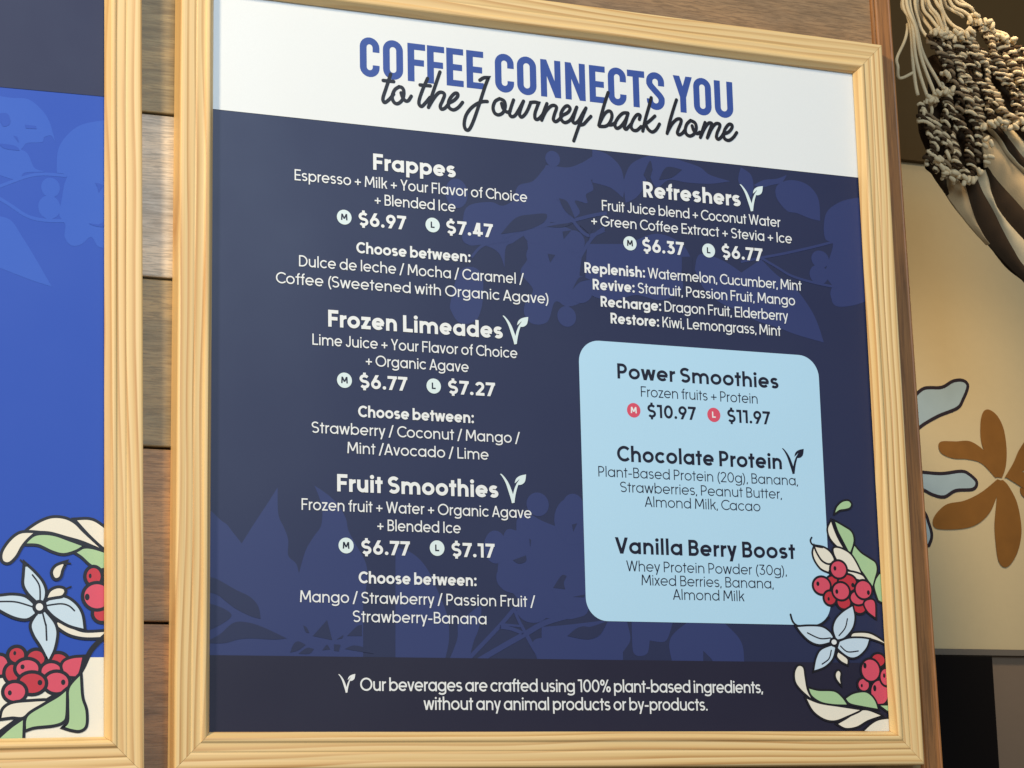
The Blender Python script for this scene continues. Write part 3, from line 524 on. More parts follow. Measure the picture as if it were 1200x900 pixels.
class Flat:
    """Collects flat print shapes (x, y in mm, tiny height steps) for one mesh object."""
    def __init__(s): s.v = []; s.f = []; s.m = []
    def poly(s, pts, h, mi=0):
        b = len(s.v); P3 = [Vector((p[0], p[1], 0)) for p in pts]
        s.v += [(p[0], p[1], h) for p in pts]
        for t in geometry.tessellate_polygon([P3]):
            t = list(t)
            if (P3[t[1]] - P3[t[0]]).cross(P3[t[2]] - P3[t[0]]).z < 0: t.reverse()
            s.f.append(tuple(b + i for i in t)); s.m.append(mi)
    def stroke(s, pts, w, h, mi=0, closed=False, caps=False, creep=0.012):
        pts = [Vector((p[0], p[1])) for p in pts]
        q = [pts[0]]
        for p in pts[1:]:
            if (p - q[-1]).length > 1e-4: q.append(p)
        if closed and (q[0] - q[-1]).length < 1e-4: q.pop()
        n = len(q)
        if n < 2: return
        b = len(s.v)
        for i in range(n):
            a = q[i - 1] if (i > 0 or closed) else None; c = q[(i + 1) % n] if (i < n - 1 or closed) else None
            d1 = (q[i] - a).normalized() if a is not None else None; d2 = (c - q[i]).normalized() if c is not None else None
            if d1 is None: d1 = d2
            if d2 is None: d2 = d1
            t = d1 + d2
            t = t.normalized() if t.length > 1e-6 else d1
            k = max(0.45, abs(t.dot(d1)))
            nn = Vector((-t.y, t.x)) * (w / 2 / k)
            hh = h + creep * i / n; s.v += [(q[i].x + nn.x, q[i].y + nn.y, hh), (q[i].x - nn.x, q[i].y - nn.y, hh)]
        for i in range(n if closed else n - 1):
            j = (i + 1) % n
            s.f.append((b + 2 * i, b + 2 * i + 1, b + 2 * j + 1, b + 2 * j)); s.m.append(mi)
        if caps and not closed:
            for p, nxt in ((q[0], q[1]), (q[-1], q[-2])):
                d = (p - nxt).normalized(); a0 = math.atan2(d.y, d.x)
                s.poly([(p.x + w / 2 * math.cos(a0 + x), p.y + w / 2 * math.sin(a0 + x)) for x in [math.pi * (k / 10 - .5) for k in range(11)]], h - 0.004, mi)
    def disc(s, x, y, rx, ry, h, mi=0, n=28):
        s.poly([(x + rx * math.cos(2 * math.pi * k / n), y + ry * math.sin(2 * math.pi * k / n)) for k in range(n)], h, mi)
    def make(s, name, mats, parent, z=0.0):
        """flat mesh standing upright: x right, y up, print height towards the viewer"""
        return link(name, [(x / 1000, -(hh + z) / 1000, y / 1000) for x, y, hh in s.v], s.f, mats, parent, s.m)

def smooth(pts, closed=True, sub=6):
    """Catmull-Rom through the points; a third element marks a corner"""
    n = len(pts); out = []
    P = [Vector(p[:2]) for p in pts]; C = [len(p) > 2 for p in pts]
    for i in range(n if closed else n - 1):
        p1, p2 = P[i], P[(i + 1) % n]
        p0 = P[i - 1] if (closed or i > 0) else p1; p3 = P[(i + 2) % n] if (closed or i + 2 < n) else p2
        if C[i]: p0 = p1
        if C[(i + 1) % n]: p3 = p2
        for k in range(sub):
            t = k / sub
            out.append(0.5 * ((2 * p1) + (p2 - p0) * t + (2 * p0 - 5 * p1 + 4 * p2 - p3) * t * t + (3 * p1 - p0 - 3 * p2 + p3) * t ** 3))
    if not closed: out.append(P[-1])
    return [(p.x, p.y) for p in out]

# ------------------------------------------------------------------ monoline geometric alphabet (cap height 100)
CAP, XH, ASC, DESC = 100.0, 73.0, 103.0, -27.0
def arc(cx, cy, rx, ry, a0, a1, n=None):
    n = n or max(4, int(abs(a1 - a0) / 15))
    return [(cx + rx * math.cos(math.radians(a0 + (a1 - a0) * k / n)), cy + ry * math.sin(math.radians(a0 + (a1 - a0) * k / n))) for k in range(n + 1)]

def glyph(c, w):
    """returns (left bearing, width, right bearing, prims); prims: ('s', pts, closed) or ('p', pts)"""
    h = w / 2; e = (w - 12) * 0.8
    S, Rn, Dg = 6.5 - e * .12, 3.2, 0.8
    st = lambda pts, closed=False: ('s', pts, closed)
    v = lambda x, y0, y1: st([(x, y0), (x, y1)])
    hz = lambda x0, x1, y: st([(x0, y), (x1, y)])
    def dg(x0, y0, x1, y1, k=1.0):                                  # diagonal with level ends; x are centres
        L = math.hypot(x1 - x0, y1 - y0); hw = h * k * L / abs(y1 - y0)
        return ('p', [(x0 - hw, y0), (x0 + hw, y0), (x1 + hw, y1), (x1 - hw, y1)])
    dot = lambda x, y, r: ('p', arc(x, y, r, r, 0, 345, 23))
    B = 70 + e * .7
    bowl = lambda: st(arc(B / 2, XH / 2, B / 2 - h, XH / 2 - h, 0, 345, 23), True)
    def arch(x0, x1, top, y0=0.0):                                  # n-shaped arch from stem x0 to stem x1
        r = (x1 - x0) / 2; ry = min(r * 1.05, top - h - 20)
        return [(x0, top - h - ry)] + arc((x0 + x1) / 2, top - h - ry, r, ry, 180, 0, 12) + [(x1, y0)]
    dr = h * 1.18
    if c == ' ': return (0, 24, 0, [])
    if c == 'a': return (Rn, B, S, [bowl(), v(B - h, 0, XH)])
    if c == 'b': return (S, B, Rn, [bowl(), v(h, 0, ASC)])
    if c == 'c': W = 62 + e * .7; return (Rn, W, 3, [st(arc(B / 2, XH / 2, B / 2 - h, XH / 2 - h, 42, 318))])
    if c == 'd': return (Rn, B, S, [bowl(), v(B - h, 0, ASC)])
    if c == 'e': return (Rn, B, Rn, [st(arc(B / 2, XH / 2, B / 2 - h, XH / 2 - h, 0, 318)), hz(h, B - h * .4, XH / 2 - h * .12)])
    if c == 'f': return (2, 36 + e, 0, [st([(13 + h, 0), (13 + h, ASC - h - 14)] + arc(13 + h + 14, ASC - h - 14, 14, 14, 180, 85, 6)), hz(0, 34 + e, XH - h)])
    if c == 'g': return (Rn, B, S, [bowl(), st([(B - h, XH), (B - h, -4)] + arc(B / 2, -4, B / 2 - h, -DESC - 4 - h, 0, -150, 10))])
    if c == 'h': W = 60 + e * .8; return (S, W, S, [v(h, 0, ASC), st(arch(h, W - h, XH))])
    if c == 'i': return (S, w, S, [v(h, 0, XH), dot(h, 91, dr)])
    if c == 'k': W = 54 + e; return (S, W, Dg, [v(h, 0, ASC), dg(h + w * .35, 30, W - h * 1.3, XH), dg(W - h * 1.3, 0, 24 + h * .3, 44)])
    if c == 'l': return (S, w, S, [v(h, 0, ASC)])
    if c == 'm': W = 102 + 1.5 * e; return (S, W, S, [v(h, 0, XH), st(arch(h, W / 2, XH)), st(arch(W / 2, W - h, XH))])
    if c == 'n': W = 60 + e * .8; return (S, W, S, [v(h, 0, XH), st(arch(h, W - h, XH))])
    if c == 'o': return (Rn, B, Rn, [bowl()])
    if c == 'p': return (S, B, Rn, [bowl(), v(h, DESC, XH)])
    if c == 'r': W = 33 + e; return (S, W, 0, [v(h, 0, XH), st([(h, XH - h - 24)] + arc(h + 25 + e * .5, XH - h - 22, 25 + e * .5, 22, 180, 90, 7))])
    if c in 'sS$':
        T = XH if c == 's' else CAP; W = (50 if c == 's' else 62) + e; ry = (T - w) / 4; rx = W / 2 - h
        p = arc(W / 2, T - h - ry, rx, ry, 32, 270, 16) + arc(W / 2, h + ry, rx, ry, 90, -148, 16)[1:]
        pr = [st(p)]
        if c == '$': pr += [v(W / 2, T - h, T + 13), v(W / 2, -13, h)]
        return (4, W, 4, pr)
    if c == 't': W = 36 + e; return (2, W, 2, [v(W / 2, 0, 93), hz(0, W, XH - h)])
    if c == 'u': W = 60 + e * .8; return (S, W, S, [st([(h, XH)] + [(h, h + 24)] + arc(W / 2, h + 24, W / 2 - h, 24, 180, 360, 12)), v(W - h, 0, XH)])
    if c == 'v': W = 58 + e; x = h * 1.1; return (Dg, W, Dg, [dg(x, XH, W / 2, 0), dg(W - x, XH, W / 2, 0)])
    if c == 'w': W = 88 + 1.5 * e; x = h * 1.1; return (Dg, W, Dg, [dg(x, XH, W * .28, 0), dg(W * .5, XH, W * .28, 0), dg(W * .5, XH, W * .72, 0), dg(W - x, XH, W * .72, 0)])
    if c == 'x': W = 54 + e; x = h * 1.2; return (Dg, W, Dg, [dg(x, XH, W - x, 0), dg(W - x, XH, x, 0)])
    if c == 'y':
        W = 58 + e; x = h * 1.1; return (Dg, W, Dg, [dg(x, XH, W / 2, 4), dg(W - x, XH, W / 2 - (W / 2 - x) * (-DESC) / XH, DESC)])
    if c == 'z': W = 50 + e; x = h * 1.4; return (3, W, 3, [hz(1, W - 1, XH - h), hz(1, W, h), dg(W - x, XH - h, x, h)])
    if c == 'A': W = 74 + e; x = h * 1.1; return (Dg, W, Dg, [dg(x, 0, W / 2, CAP), dg(W - x, 0, W / 2, CAP), hz(W * .22, W * .78, 29)])
    if c == 'B':
        W = 60 + e; y = 53; r1 = (CAP - h - y) / 2; r2 = (y - h) / 2
        return (S, W, Rn, [v(h, 0, CAP), st([(h, CAP - h), (W - r1 - h - 4, CAP - h)] + arc(W - r1 - h - 4, y + r1, r1, r1, 90, -90, 10) + [(h, y)]), st([(W - r1 - h - 6, y), (W - r2 - h, y)] + arc(W - r2 - h, h + r2, r2, r2, 90, -90, 10) + [(h, h)])])
    if c in 'CG':
        W = 80 + e; a0 = 42; p = arc(47, CAP / 2, 47 - h, CAP / 2 - h, a0, 318 if c == 'C' else 352)
        if c == 'C': return (Rn, W - 4, 2, [st(p)])
        return (Rn, 92, Rn, [st(p), hz(52, 94 - h * .5, CAP / 2 - 6)])
    if c == 'D': W = 74 + e; return (S, W, Rn, [v(h, 0, CAP), st([(h, CAP - h), (26, CAP - h)] + arc(26, CAP / 2, W - 26 - h, CAP / 2 - h, 90, -90, 14) + [(h, h)])])
    if c == 'E': W = 55 + e; return (S, W, 4, [v(h, 0, CAP), hz(h, W, CAP - h), hz(h, W - 4, CAP / 2), hz(h, W, h)])
    if c == 'F': W = 53 + e; return (S, W, 3, [v(h, 0, CAP), hz(h, W, CAP - h), hz(h, W - 5, CAP / 2 - 1)])
    if c == 'I': return (S, w, S, [v(h, 0, CAP)])
    if c == 'J': W = 46 + e; return (3, W, S, [st([(W - h, CAP), (W - h, 24 + h)] + arc(W - h - (W - w) / 2, 24 + h, (W - w) / 2, 24, 0, -165, 10))])
    if c == 'K': W = 64 + e; return (S, W, Dg, [v(h, 0, CAP), dg(h + w * .3, 38, W - h * 1.4, CAP), dg(W - h * 1.3, 0, 28 + h * .3, 58)])
    if c == 'L': W = 52 + e; return (S, W, 2, [v(h, 0, CAP), hz(h, W, h)])
    if c == 'M': W = 90 + 1.5 * e; return (S - 2, W, S - 2, [dg(h, 0, h + 5, CAP), dg(W - h, 0, W - h - 5, CAP), dg(h + 6, CAP, W / 2, 22), dg(W - h - 6, CAP, W / 2, 22)])
    if c == 'O': return (Rn, 98, Rn, [st(arc(49, CAP / 2, 49 - h, CAP / 2 - h, 0, 350, 35), True)])
    if c in 'PR':
        W = 58 + e; y = 43; r = (CAP - h - y) / 2
        pr = [v(h, 0, CAP), st([(h, CAP - h), (W - r - h, CAP - h)] + arc(W - r - h, y + r, r, r, 90, -90, 12) + [(h, y)])]
        if c == 'R': pr.append(dg(W - h * 1.1, 0, W * .5, y)); W += 2
        return (S, W, 4, pr)
    if c == 'T': W = 62 + e; return (3, W, 3, [v(W / 2, 0, CAP), hz(0, W, CAP - h)])
    if c == 'V': W = 74 + e; x = h * 1.1; return (Dg, W, Dg, [dg(x, CAP, W / 2, 0), dg(W - x, CAP, W / 2, 0)])
    if c == 'W': W = 108 + 1.4 * e; x = h * 1.1; return (Dg, W, Dg, [dg(x, CAP, W * .28, 0), dg(W * .5, CAP, W * .28, 0), dg(W * .5, CAP, W * .72, 0), dg(W - x, CAP, W * .72, 0)])
    if c == 'Y': W = 68 + e; x = h * 1.2; return (Dg, W, Dg, [v(W / 2, 0, 44), dg(x, CAP, W / 2, 40), dg(W - x, CAP, W / 2, 40)])
    if c == '0': W = 66 + e; return (5, W, 5, [st(arc(W / 2, CAP / 2, W / 2 - h, CAP / 2 - h, 0, 350, 35), True)])
    if c == '1': W = 26 + w * .8; return (3, W, 8, [v(W - h, 0, CAP), hz(0, W - h, CAP - h)])
    if c == '2': W = 58 + e; r = W / 2 - h; return (5, W, 5, [st(arc(W / 2, CAP - h - r, r, r, 165, -38, 14) + [(h * 1.3, h)]), hz(h * .5, W, h)])
    if c == '3': W = 60 + e; y = 56; r1 = (CAP - h - y) / 2; r2 = (y - h) / 2; return (5, W, 5, [hz(5, W - 6, CAP - h), dg(W - h * 2, CAP - h, W * .42, y), st([(W * .36, y), (W - r2 - h, y)] + arc(W - r2 - h, h + r2, r2, r2, 90, -90, 10) + arc(W * .5, h + r2, W * .5 - h, r2, -90, -155, 6))])
    if c == '4': W = 66 + e; return (3, W, 3, [v(W - 16 - h, 0, CAP), hz(3, W, 24), dg(h * 1.4, 24 - h, W - 16 - h * 1.6, CAP)])
    if c in '69':
        W = 62 + e; r = W / 2 - h; p = [(st(arc(W / 2, h + r, r, r, 0, 345, 23), True)), dg(W * .13 + h * .4, h + r + r * .3, W * .62, CAP)]
        if c == '9':
            p = [(k, [(W - x, CAP - y) for x, y in pts]) + tuple(q) for k, pts, *q in p]
        return (5, W, 5, p)
    if c == '7': W = 58 + e; return (4, W, 2, [hz(0, W, CAP - h), dg(W - h * 1.25, CAP - h, W * .3, 0)])
    if c == '%': return (4, 92, 4, [st(arc(20, 76, 20 - h, 24 - h, 0, 345, 20), True), st(arc(72, 24, 20 - h, 24 - h, 0, 345, 20), True), dg(24, 0, 68, CAP, .9)])
    if c == '+': W = 56; return (5, W, 5, [v(W / 2, 10, 66), hz(0, W, 38)])
    if c == '-': return (5, 34, 5, [hz(0, 34, 36)])
    if c == '/': return (0, 44, 0, [dg(h, -8, 44 - h, CAP + 4)])
    if c == '(': return (6, 26, 2, [st(arc(58, 40, 54 - h, 76, 130, 230, 10))])
    if c == ')': return (2, 26, 6, [st(arc(-32, 40, 54 - h, 76, 50, -50, 10))])
    if c == ':': return (6, 2 * dr, 6, [dot(dr, dr, dr), dot(dr, XH - dr, dr)])
    if c == '.': return (5, 2 * dr, 5, [dot(dr, dr, dr)])
    if c == ',': return (4, 2 * dr, 4, [dg(dr * 1.1, w * 1.1, dr * .5, -10)])
    raise ValueError(c)

STEP = 0.02
def lay_text(fl, segs, cx, y, cap, width, h=0.0):
    """segs: [(text, weight)]; centred on cx, fitted to the width with even tracking"""
    items = []; x = 0.0; last = 0
    for txt, w in segs:
        for ch in txt:
            l, W, r, pr = glyph(ch, w)
            items.append((x + l, pr, w)); x += l + W + r; last = r
    first = glyph(segs[0][0][0], segs[0][1])[0]
    nat = x - first - last
    s = cap / 100.0; n = max(1, len(items) - 1)
    track = (width / s - nat) / n
    sx = 1.0
    if track > 0.8 or track < -4.5:
        keep = 0.8 if track > 0 else -4.5
        sx = (width / s) / (nat + keep * n); track = keep
    for i, (gx, pr, w) in enumerate(items):
        ox = gx - first + track * i
        for k, p in enumerate(pr):
            q = [(cx - width / 2 + (ox + a) * s * sx, y + b * s) for a, b in p[1]]
            hh = h + STEP * k
            if p[0] == 's': fl.stroke(q, w * s, hh, 0, p[2])
            else: fl.poly(q, hh, 0)
    return sx, track

# ------------------------------------------------------------------ the plank wall with its corner trim
def box_mesh(x0, x1, y0, y1, z0, z1, bev=0.0, seg=2):
    bm = bmesh.new(); bmesh.ops.create_cube(bm, size=1.0)
    for v_ in bm.verts: v_.co = ((x0 + x1) / 2 + v_.co.x * (x1 - x0), (y0 + y1) / 2 + v_.co.y * (y1 - y0), (z0 + z1) / 2 + v_.co.z * (z1 - z0))
    if bev: bmesh.ops.bevel(bm, geom=bm.edges[:], offset=bev, segments=seg, affect='EDGES', profile=0.5)
    return bm
def from_bm(name, bm, mats, parent=None, loc=None, sm=False):
    me = bpy.data.meshes.new(name); bm.to_mesh(me); bm.free()
    for m in (mats if isinstance(mats, (list, tuple)) else [mats]): me.materials.append(m)
    if sm: me.polygons.foreach_set('use_smooth', [True] * len(me.polygons))
    o = bpy.data.objects.new(name, me); COL.objects.link(o)
    if parent: o.parent = parent
    if loc is not None: o.location = loc
    return o
FRONT = -14.0                                               # plank faces, mm behind the print
wall = from_bm('plank_wall', box_mesh(-0.75, 0.832, 0.027, 0.15, Z0 - 0.45, Z0 + 1.2), BACKING)
tag(wall, kind='structure')
rows = [(-245.5, (154, 124, 90)), (-68.3, (166, 134, 94)), (108.9, (172, 140, 98)), (286.1, (168, 148, 116)), (463.3, (218, 214, 204)), (640.5, (184, 152, 104)), (817.7, (156, 136, 96)), (994.9, (146, 128, 98))]
random.seed(3)
for k, (y0, c) in enumerate(rows):
    xs = [-700, (-390, -330, -420, -300, -360, -440, -310, -350)[k], (500, 300, 640, 420, 540, 360, 250, 480)[k], 831]
    for a, b_ in zip(xs[:-1], xs[1:]):
        dz = random.uniform(-0.5, 0.5)
        L = b_ - a - 1.6
        o = from_bm('plank', box_mesh(0, L / 1000, 0, 0.0125, 0, 0.1748, 0.0016, 2), PLANK, wall, bw(a + .6, y0 + .9, FRONT + dz))
        cc = srgb(*[min(255, max(0, q + random.uniform(-8, 8))) for q in c]); o.color = cc
# corner trim: a rounded cap strip over the plank ends, slightly out of plumb
def trim_profile():
    return [(0, -1.5), (0, 3.5), (0.8, 5.0), (2.6, 5.2), (3.4, 4.2), (4.4, 6.2), (6.0, 7.4), (21.4, 7.6), (22.8, 8.2), (24.4, 7.8), (25.2, 6.0), (25.2, -60), (20, -60), (20, -1.5)]
pts = trim_profile(); nv = len(pts); vv = []; ff = []
for yv in (-330, 1180):
    vv += [(x / 1000, -z / 1000, yv / 1000) for x, z in pts]
for i in range(nv): ff.append((i, (i + 1) % nv, nv + (i + 1) % nv, nv + i))
ff += [tuple(range(nv))[::-1], tuple(range(nv, 2 * nv))]
tr = link('corner_trim', vv, ff, TRIM, wall); tr.location = bw(828.0, 0, FRONT); tr.rotation_euler = (0, -math.radians(0.57), 0)

# ------------------------------------------------------------------ frames
PROFILE = [(8.5, 2.2), (0.4, 2.2), (0, 2.6), (1.2, 5.0), (4.2, 10.4), (5.0, 11.8), (6.2, 12.8), (7.8, 13.1), (9.4, 12.9), (10.3, 12.3), (10.9, 11.7), (11.8, 11.4), (14, 11.5), (18.6, 12.0), (19.6, 11.9), (20.3, 11.5), (20.9, 11.5), (21.6, 11.8), (22.8, 12.1), (26.0, 12.3), (28.4, 12.3), (30, 12.6), (33, 12.9), (35.2, 12.7), (36.6, 12.0), (37.4, 10.6), (37.5, 9.0), (37.5, -13.6), (30, -13.6), (12, -13.6), (8.5, -13.6)]
def frame_member(name, L, parent, loc, ang):
    """moulding L mm long at its inner edge, ends mitred; local x along the length, local z outward, -y to the viewer"""
    vv = []; ff = []; n = len(PROFILE); ends = [0.0, 1.0]
    for t in ends:
        for u, z in PROFILE: vv.append(((-u if t == 0 else L + u) / 1000, -z / 1000, u / 1000))
    for i in range(n): ff.append((i, n + i, n + (i + 1) % n, (i + 1) % n))
    ff += [tuple(range(n)), tuple(range(n, 2 * n))[::-1]]
    o = link(name, vv, ff, PINE, parent); o.location = loc; o.rotation_euler = (0, ang, 0)
    bm = bmesh.new(); bm.from_mesh(o.data); bmesh.ops.recalc_face_normals(bm, faces=bm.faces[:]); bm.to_mesh(o.data); bm.free()
    return o
def frame(parent, W, H, x0=0.0):
    m = lambda x, y: Vector(((x + x0) / 1000, 0, y / 1000))
    g = 0.35                                               # hairline at each mitre
    frame_member('frame_rail', W - g, parent, m(g / 2, H), 0)
    frame_member('frame_rail', W - g, parent, m(W - g / 2, 0), math.pi)
    frame_member('frame_stile', H - g, parent, m(0, g / 2), -math.pi / 2)
    frame_member('frame_stile', H - g, parent, m(W, H - g / 2), math.pi / 2)

def rect(fl, x0, x1, y0, y1, h, mi=0): fl.poly([(x0, y0), (x1, y0), (x1, y1), (x0, y1)], h, mi)
def rrect(x0, x1, y0, y1, r):
    return arc(x1 - r, y1 - r, r, r, 0, 90, 10) + arc(x0 + r, y1 - r, r, r, 90, 180, 10) + arc(x0 + r, y0 + r, r, r, 180, 270, 10) + arc(x1 - r, y0 + r, r, r, 270, 360, 10)

def silhouettes(parent, shapes, circles, branches, holes, ink, groundink):
    f = Flat(); k = 0
    for s in shapes: f.poly(smooth(s), 0.16 + k * .004); k += 1
    for x, y, rx, ry in circles: f.disc(x, y, rx, ry, 0.16 + k * .004); k += 1
    for p, w in branches: f.stroke(smooth(p, False), w, 0.16 + k * .004); k += 1
    f.make('printed_foliage', ink, parent)
    for j, s in enumerate(holes):
        f = Flat(); f.poly(smooth(s), 0.44 + .004 * j); f.make('printed_foliage_gap', groundink, parent)

def artwork(parent, items, z, outline, scale=1.0):
    h = z
    for it in items:
        f = Flat()
        if it[0] == 'stroke':
            f.stroke(smooth(it[3], False, 8), max(1.5, it[2]), h + .004, 0, False, True, 0.003); mats = [INK['black']]
        elif it[0] == 'shape':
            p = smooth(it[3]); f.stroke(p, outline * 2, h, 0, True, False, 0.003); f.poly(p, h + .007, 1); mats = [INK['black'], INK[it[2]]]
        else:
            x, y, rx, ry = it[3]; f.disc(x, y, rx * .97 + outline * 1.15, ry * .97 + outline * 1.15, h, 0); f.disc(x, y, rx * .97, ry * .97, h + .006, 1)
            if it[4]: f.disc(it[4][0], it[4][1], rx * .16 + .3, ry * .24 + .4, h + .010, 0, 14)
            mats = [INK['black'], INK[it[2]]]
        f.make(it[1], mats, parent); h += 0.014

# ------------------------------------------------------------------ the menu board
W_, H_ = 780.0, 775.6
board = empty('menu_board', bw(0, 0, 0))
tag(board, 'pine framed navy menu board headed coffee connects you, listing frappes, limeades and smoothies', 'menu board')
frame(board, W_, H_)
poster = from_bm('poster', box_mesh(-0.0082, (W_ + 8.2) / 1000, 0.0, 0.0028, -0.0082, (H_ + 8.2) / 1000), INK['navy'], board)
silhouettes(poster, SIL, SILC, BR, HOL, INK['foliage'], INK['navy'])
f = Flat(); rect(f, -7.5, W_ + 7.5, 647, H_ + 7.5, 0.6); f.make('header_band', INK['white'], poster)
f = Flat(); rect(f, -7.5, W_ + 7.5, -7.5, 76.0, 0.6); f.make('footer_band', INK['footer'], poster)
f = Flat(); f.poly(rrect(412.8, 713.6, 117.4, 426.4, 25), 0.7); f.make('smoothie_panel', INK['box'], poster)

# headline: condensed capitals with rounded corners, each given its own span
def condensed(ch, x0, x1, y0, y1, f, h):
    w = 7.8; q = w / 2; rr = (x1 - x0) / 2 - q; cx = (x0 + x1) / 2; r = min(rr, 8.2)
    def rnd(parts): return parts
    L_, R_, T_, B_ = x0 + q, x1 - q, y1 - q, y0 + q
    tl = arc(L_ + r, T_ - r, r, r, 180, 90, 6); trr = arc(R_ - r, T_ - r, r, r, 90, 0, 6); br = arc(R_ - r, B_ + r, r, r, 360, 270, 6); bl = arc(L_ + r, B_ + r, r, r, 270, 180, 6)
    H2 = y1 - y0; my = (y0 + y1) / 2
    if ch == 'O': f.stroke(tl + trr + br + bl, w, h, 0, True)
    if ch == 'C': f.stroke([(R_, T_ - H2 * .28)] + trr[::-1] + tl[::-1] + bl[::-1] + br[::-1] + [(R_, B_ + H2 * .22)], w, h)
    if ch == 'U': f.stroke([(L_, y1)] + bl[::-1] + br[::-1] + [(R_, y1)], w, h)
    if ch == 'S':
        f.stroke([(R_, T_ - H2 * .27)] + trr[::-1] + tl[::-1] + smooth([(L_, T_ - H2 * .22), (L_ + 2, my + 5.5), (cx, my), (R_ - 2, my - 5.5), (R_, B_ + H2 * .22)], False, 5) + br + bl + [(L_, B_ + H2 * .2)], w, h)
    if ch in 'EF':
        f.stroke([(L_, y0), (L_, y1)], w, h); f.stroke([(L_, T_ + .3), (x1, T_ + .3)], w * .92, h + STEP); f.stroke([(L_, my), (x1 - 1.6, my)], w * .92, h + 2 * STEP)
        if ch == 'E': f.stroke([(L_, B_ - .3), (x1, B_ - .3)], w * .92, h + 3 * STEP)
    if ch == 'T': f.stroke([(cx, y0), (cx, y1)], w, h); f.stroke([(x0, T_), (x1, T_)], w, h + STEP)
    if ch == 'N':
        f.stroke([(L_, y0), (L_, y1)], w * .96, h); f.stroke([(R_, y0), (R_, y1)], w * .96, h + STEP)
        f.poly([(x0, y1), (x0 + w * .95, y1), (x1, y0), (x1 - w * .95, y0)], h + 2 * STEP)
    if ch == 'Y':
        f.stroke([(cx, y0), (cx, my + 1)], w, h); k = w * .53
        f.poly([(x0, y1), (x0 + 2 * k, y1), (cx + k, my - 3), (cx - k, my - 3)], h + STEP); f.poly([(x1 - 2 * k, y1), (x1, y1), (cx + k, my - 3), (cx - k, my - 3)], h + 2 * STEP)
HEAD = [('COFFEE', [(163, 185.5), (189.5, 212.6), (217.9, 238.5), (240.6, 260.8), (263.2, 283.2), (286.8, 307)]), ('CONNECTS', [(320.7, 343.4), (347.2, 370.5), (375.6, 400.4), (405.6, 430.6), (435.5, 455.1), (458.7, 481.4), (483, 504.7), (507, 529.7)]), ('YOU', [(541.2, 565.6), (567, 589.8), (594, 618)])]
for word, spans in HEAD:
    f = Flat()
    for ch, (a, b_) in zip(word, spans):
        ov = 0.7 if ch in 'OCSU' else 0.0
        condensed(ch, a, b_, 702.9 - ov, 746.8 + (ov if ch != 'U' else 0), f, 0.75)
    f.make('headline_lettering', INK['blue'], poster)
f = Flat()
for j, s in enumerate(SCRIPT): f.stroke(smooth(s, False, 8), 4.1, 0.86 + .008 * j, 0, False, True)
f.make('script_lettering', INK['black'], poster)

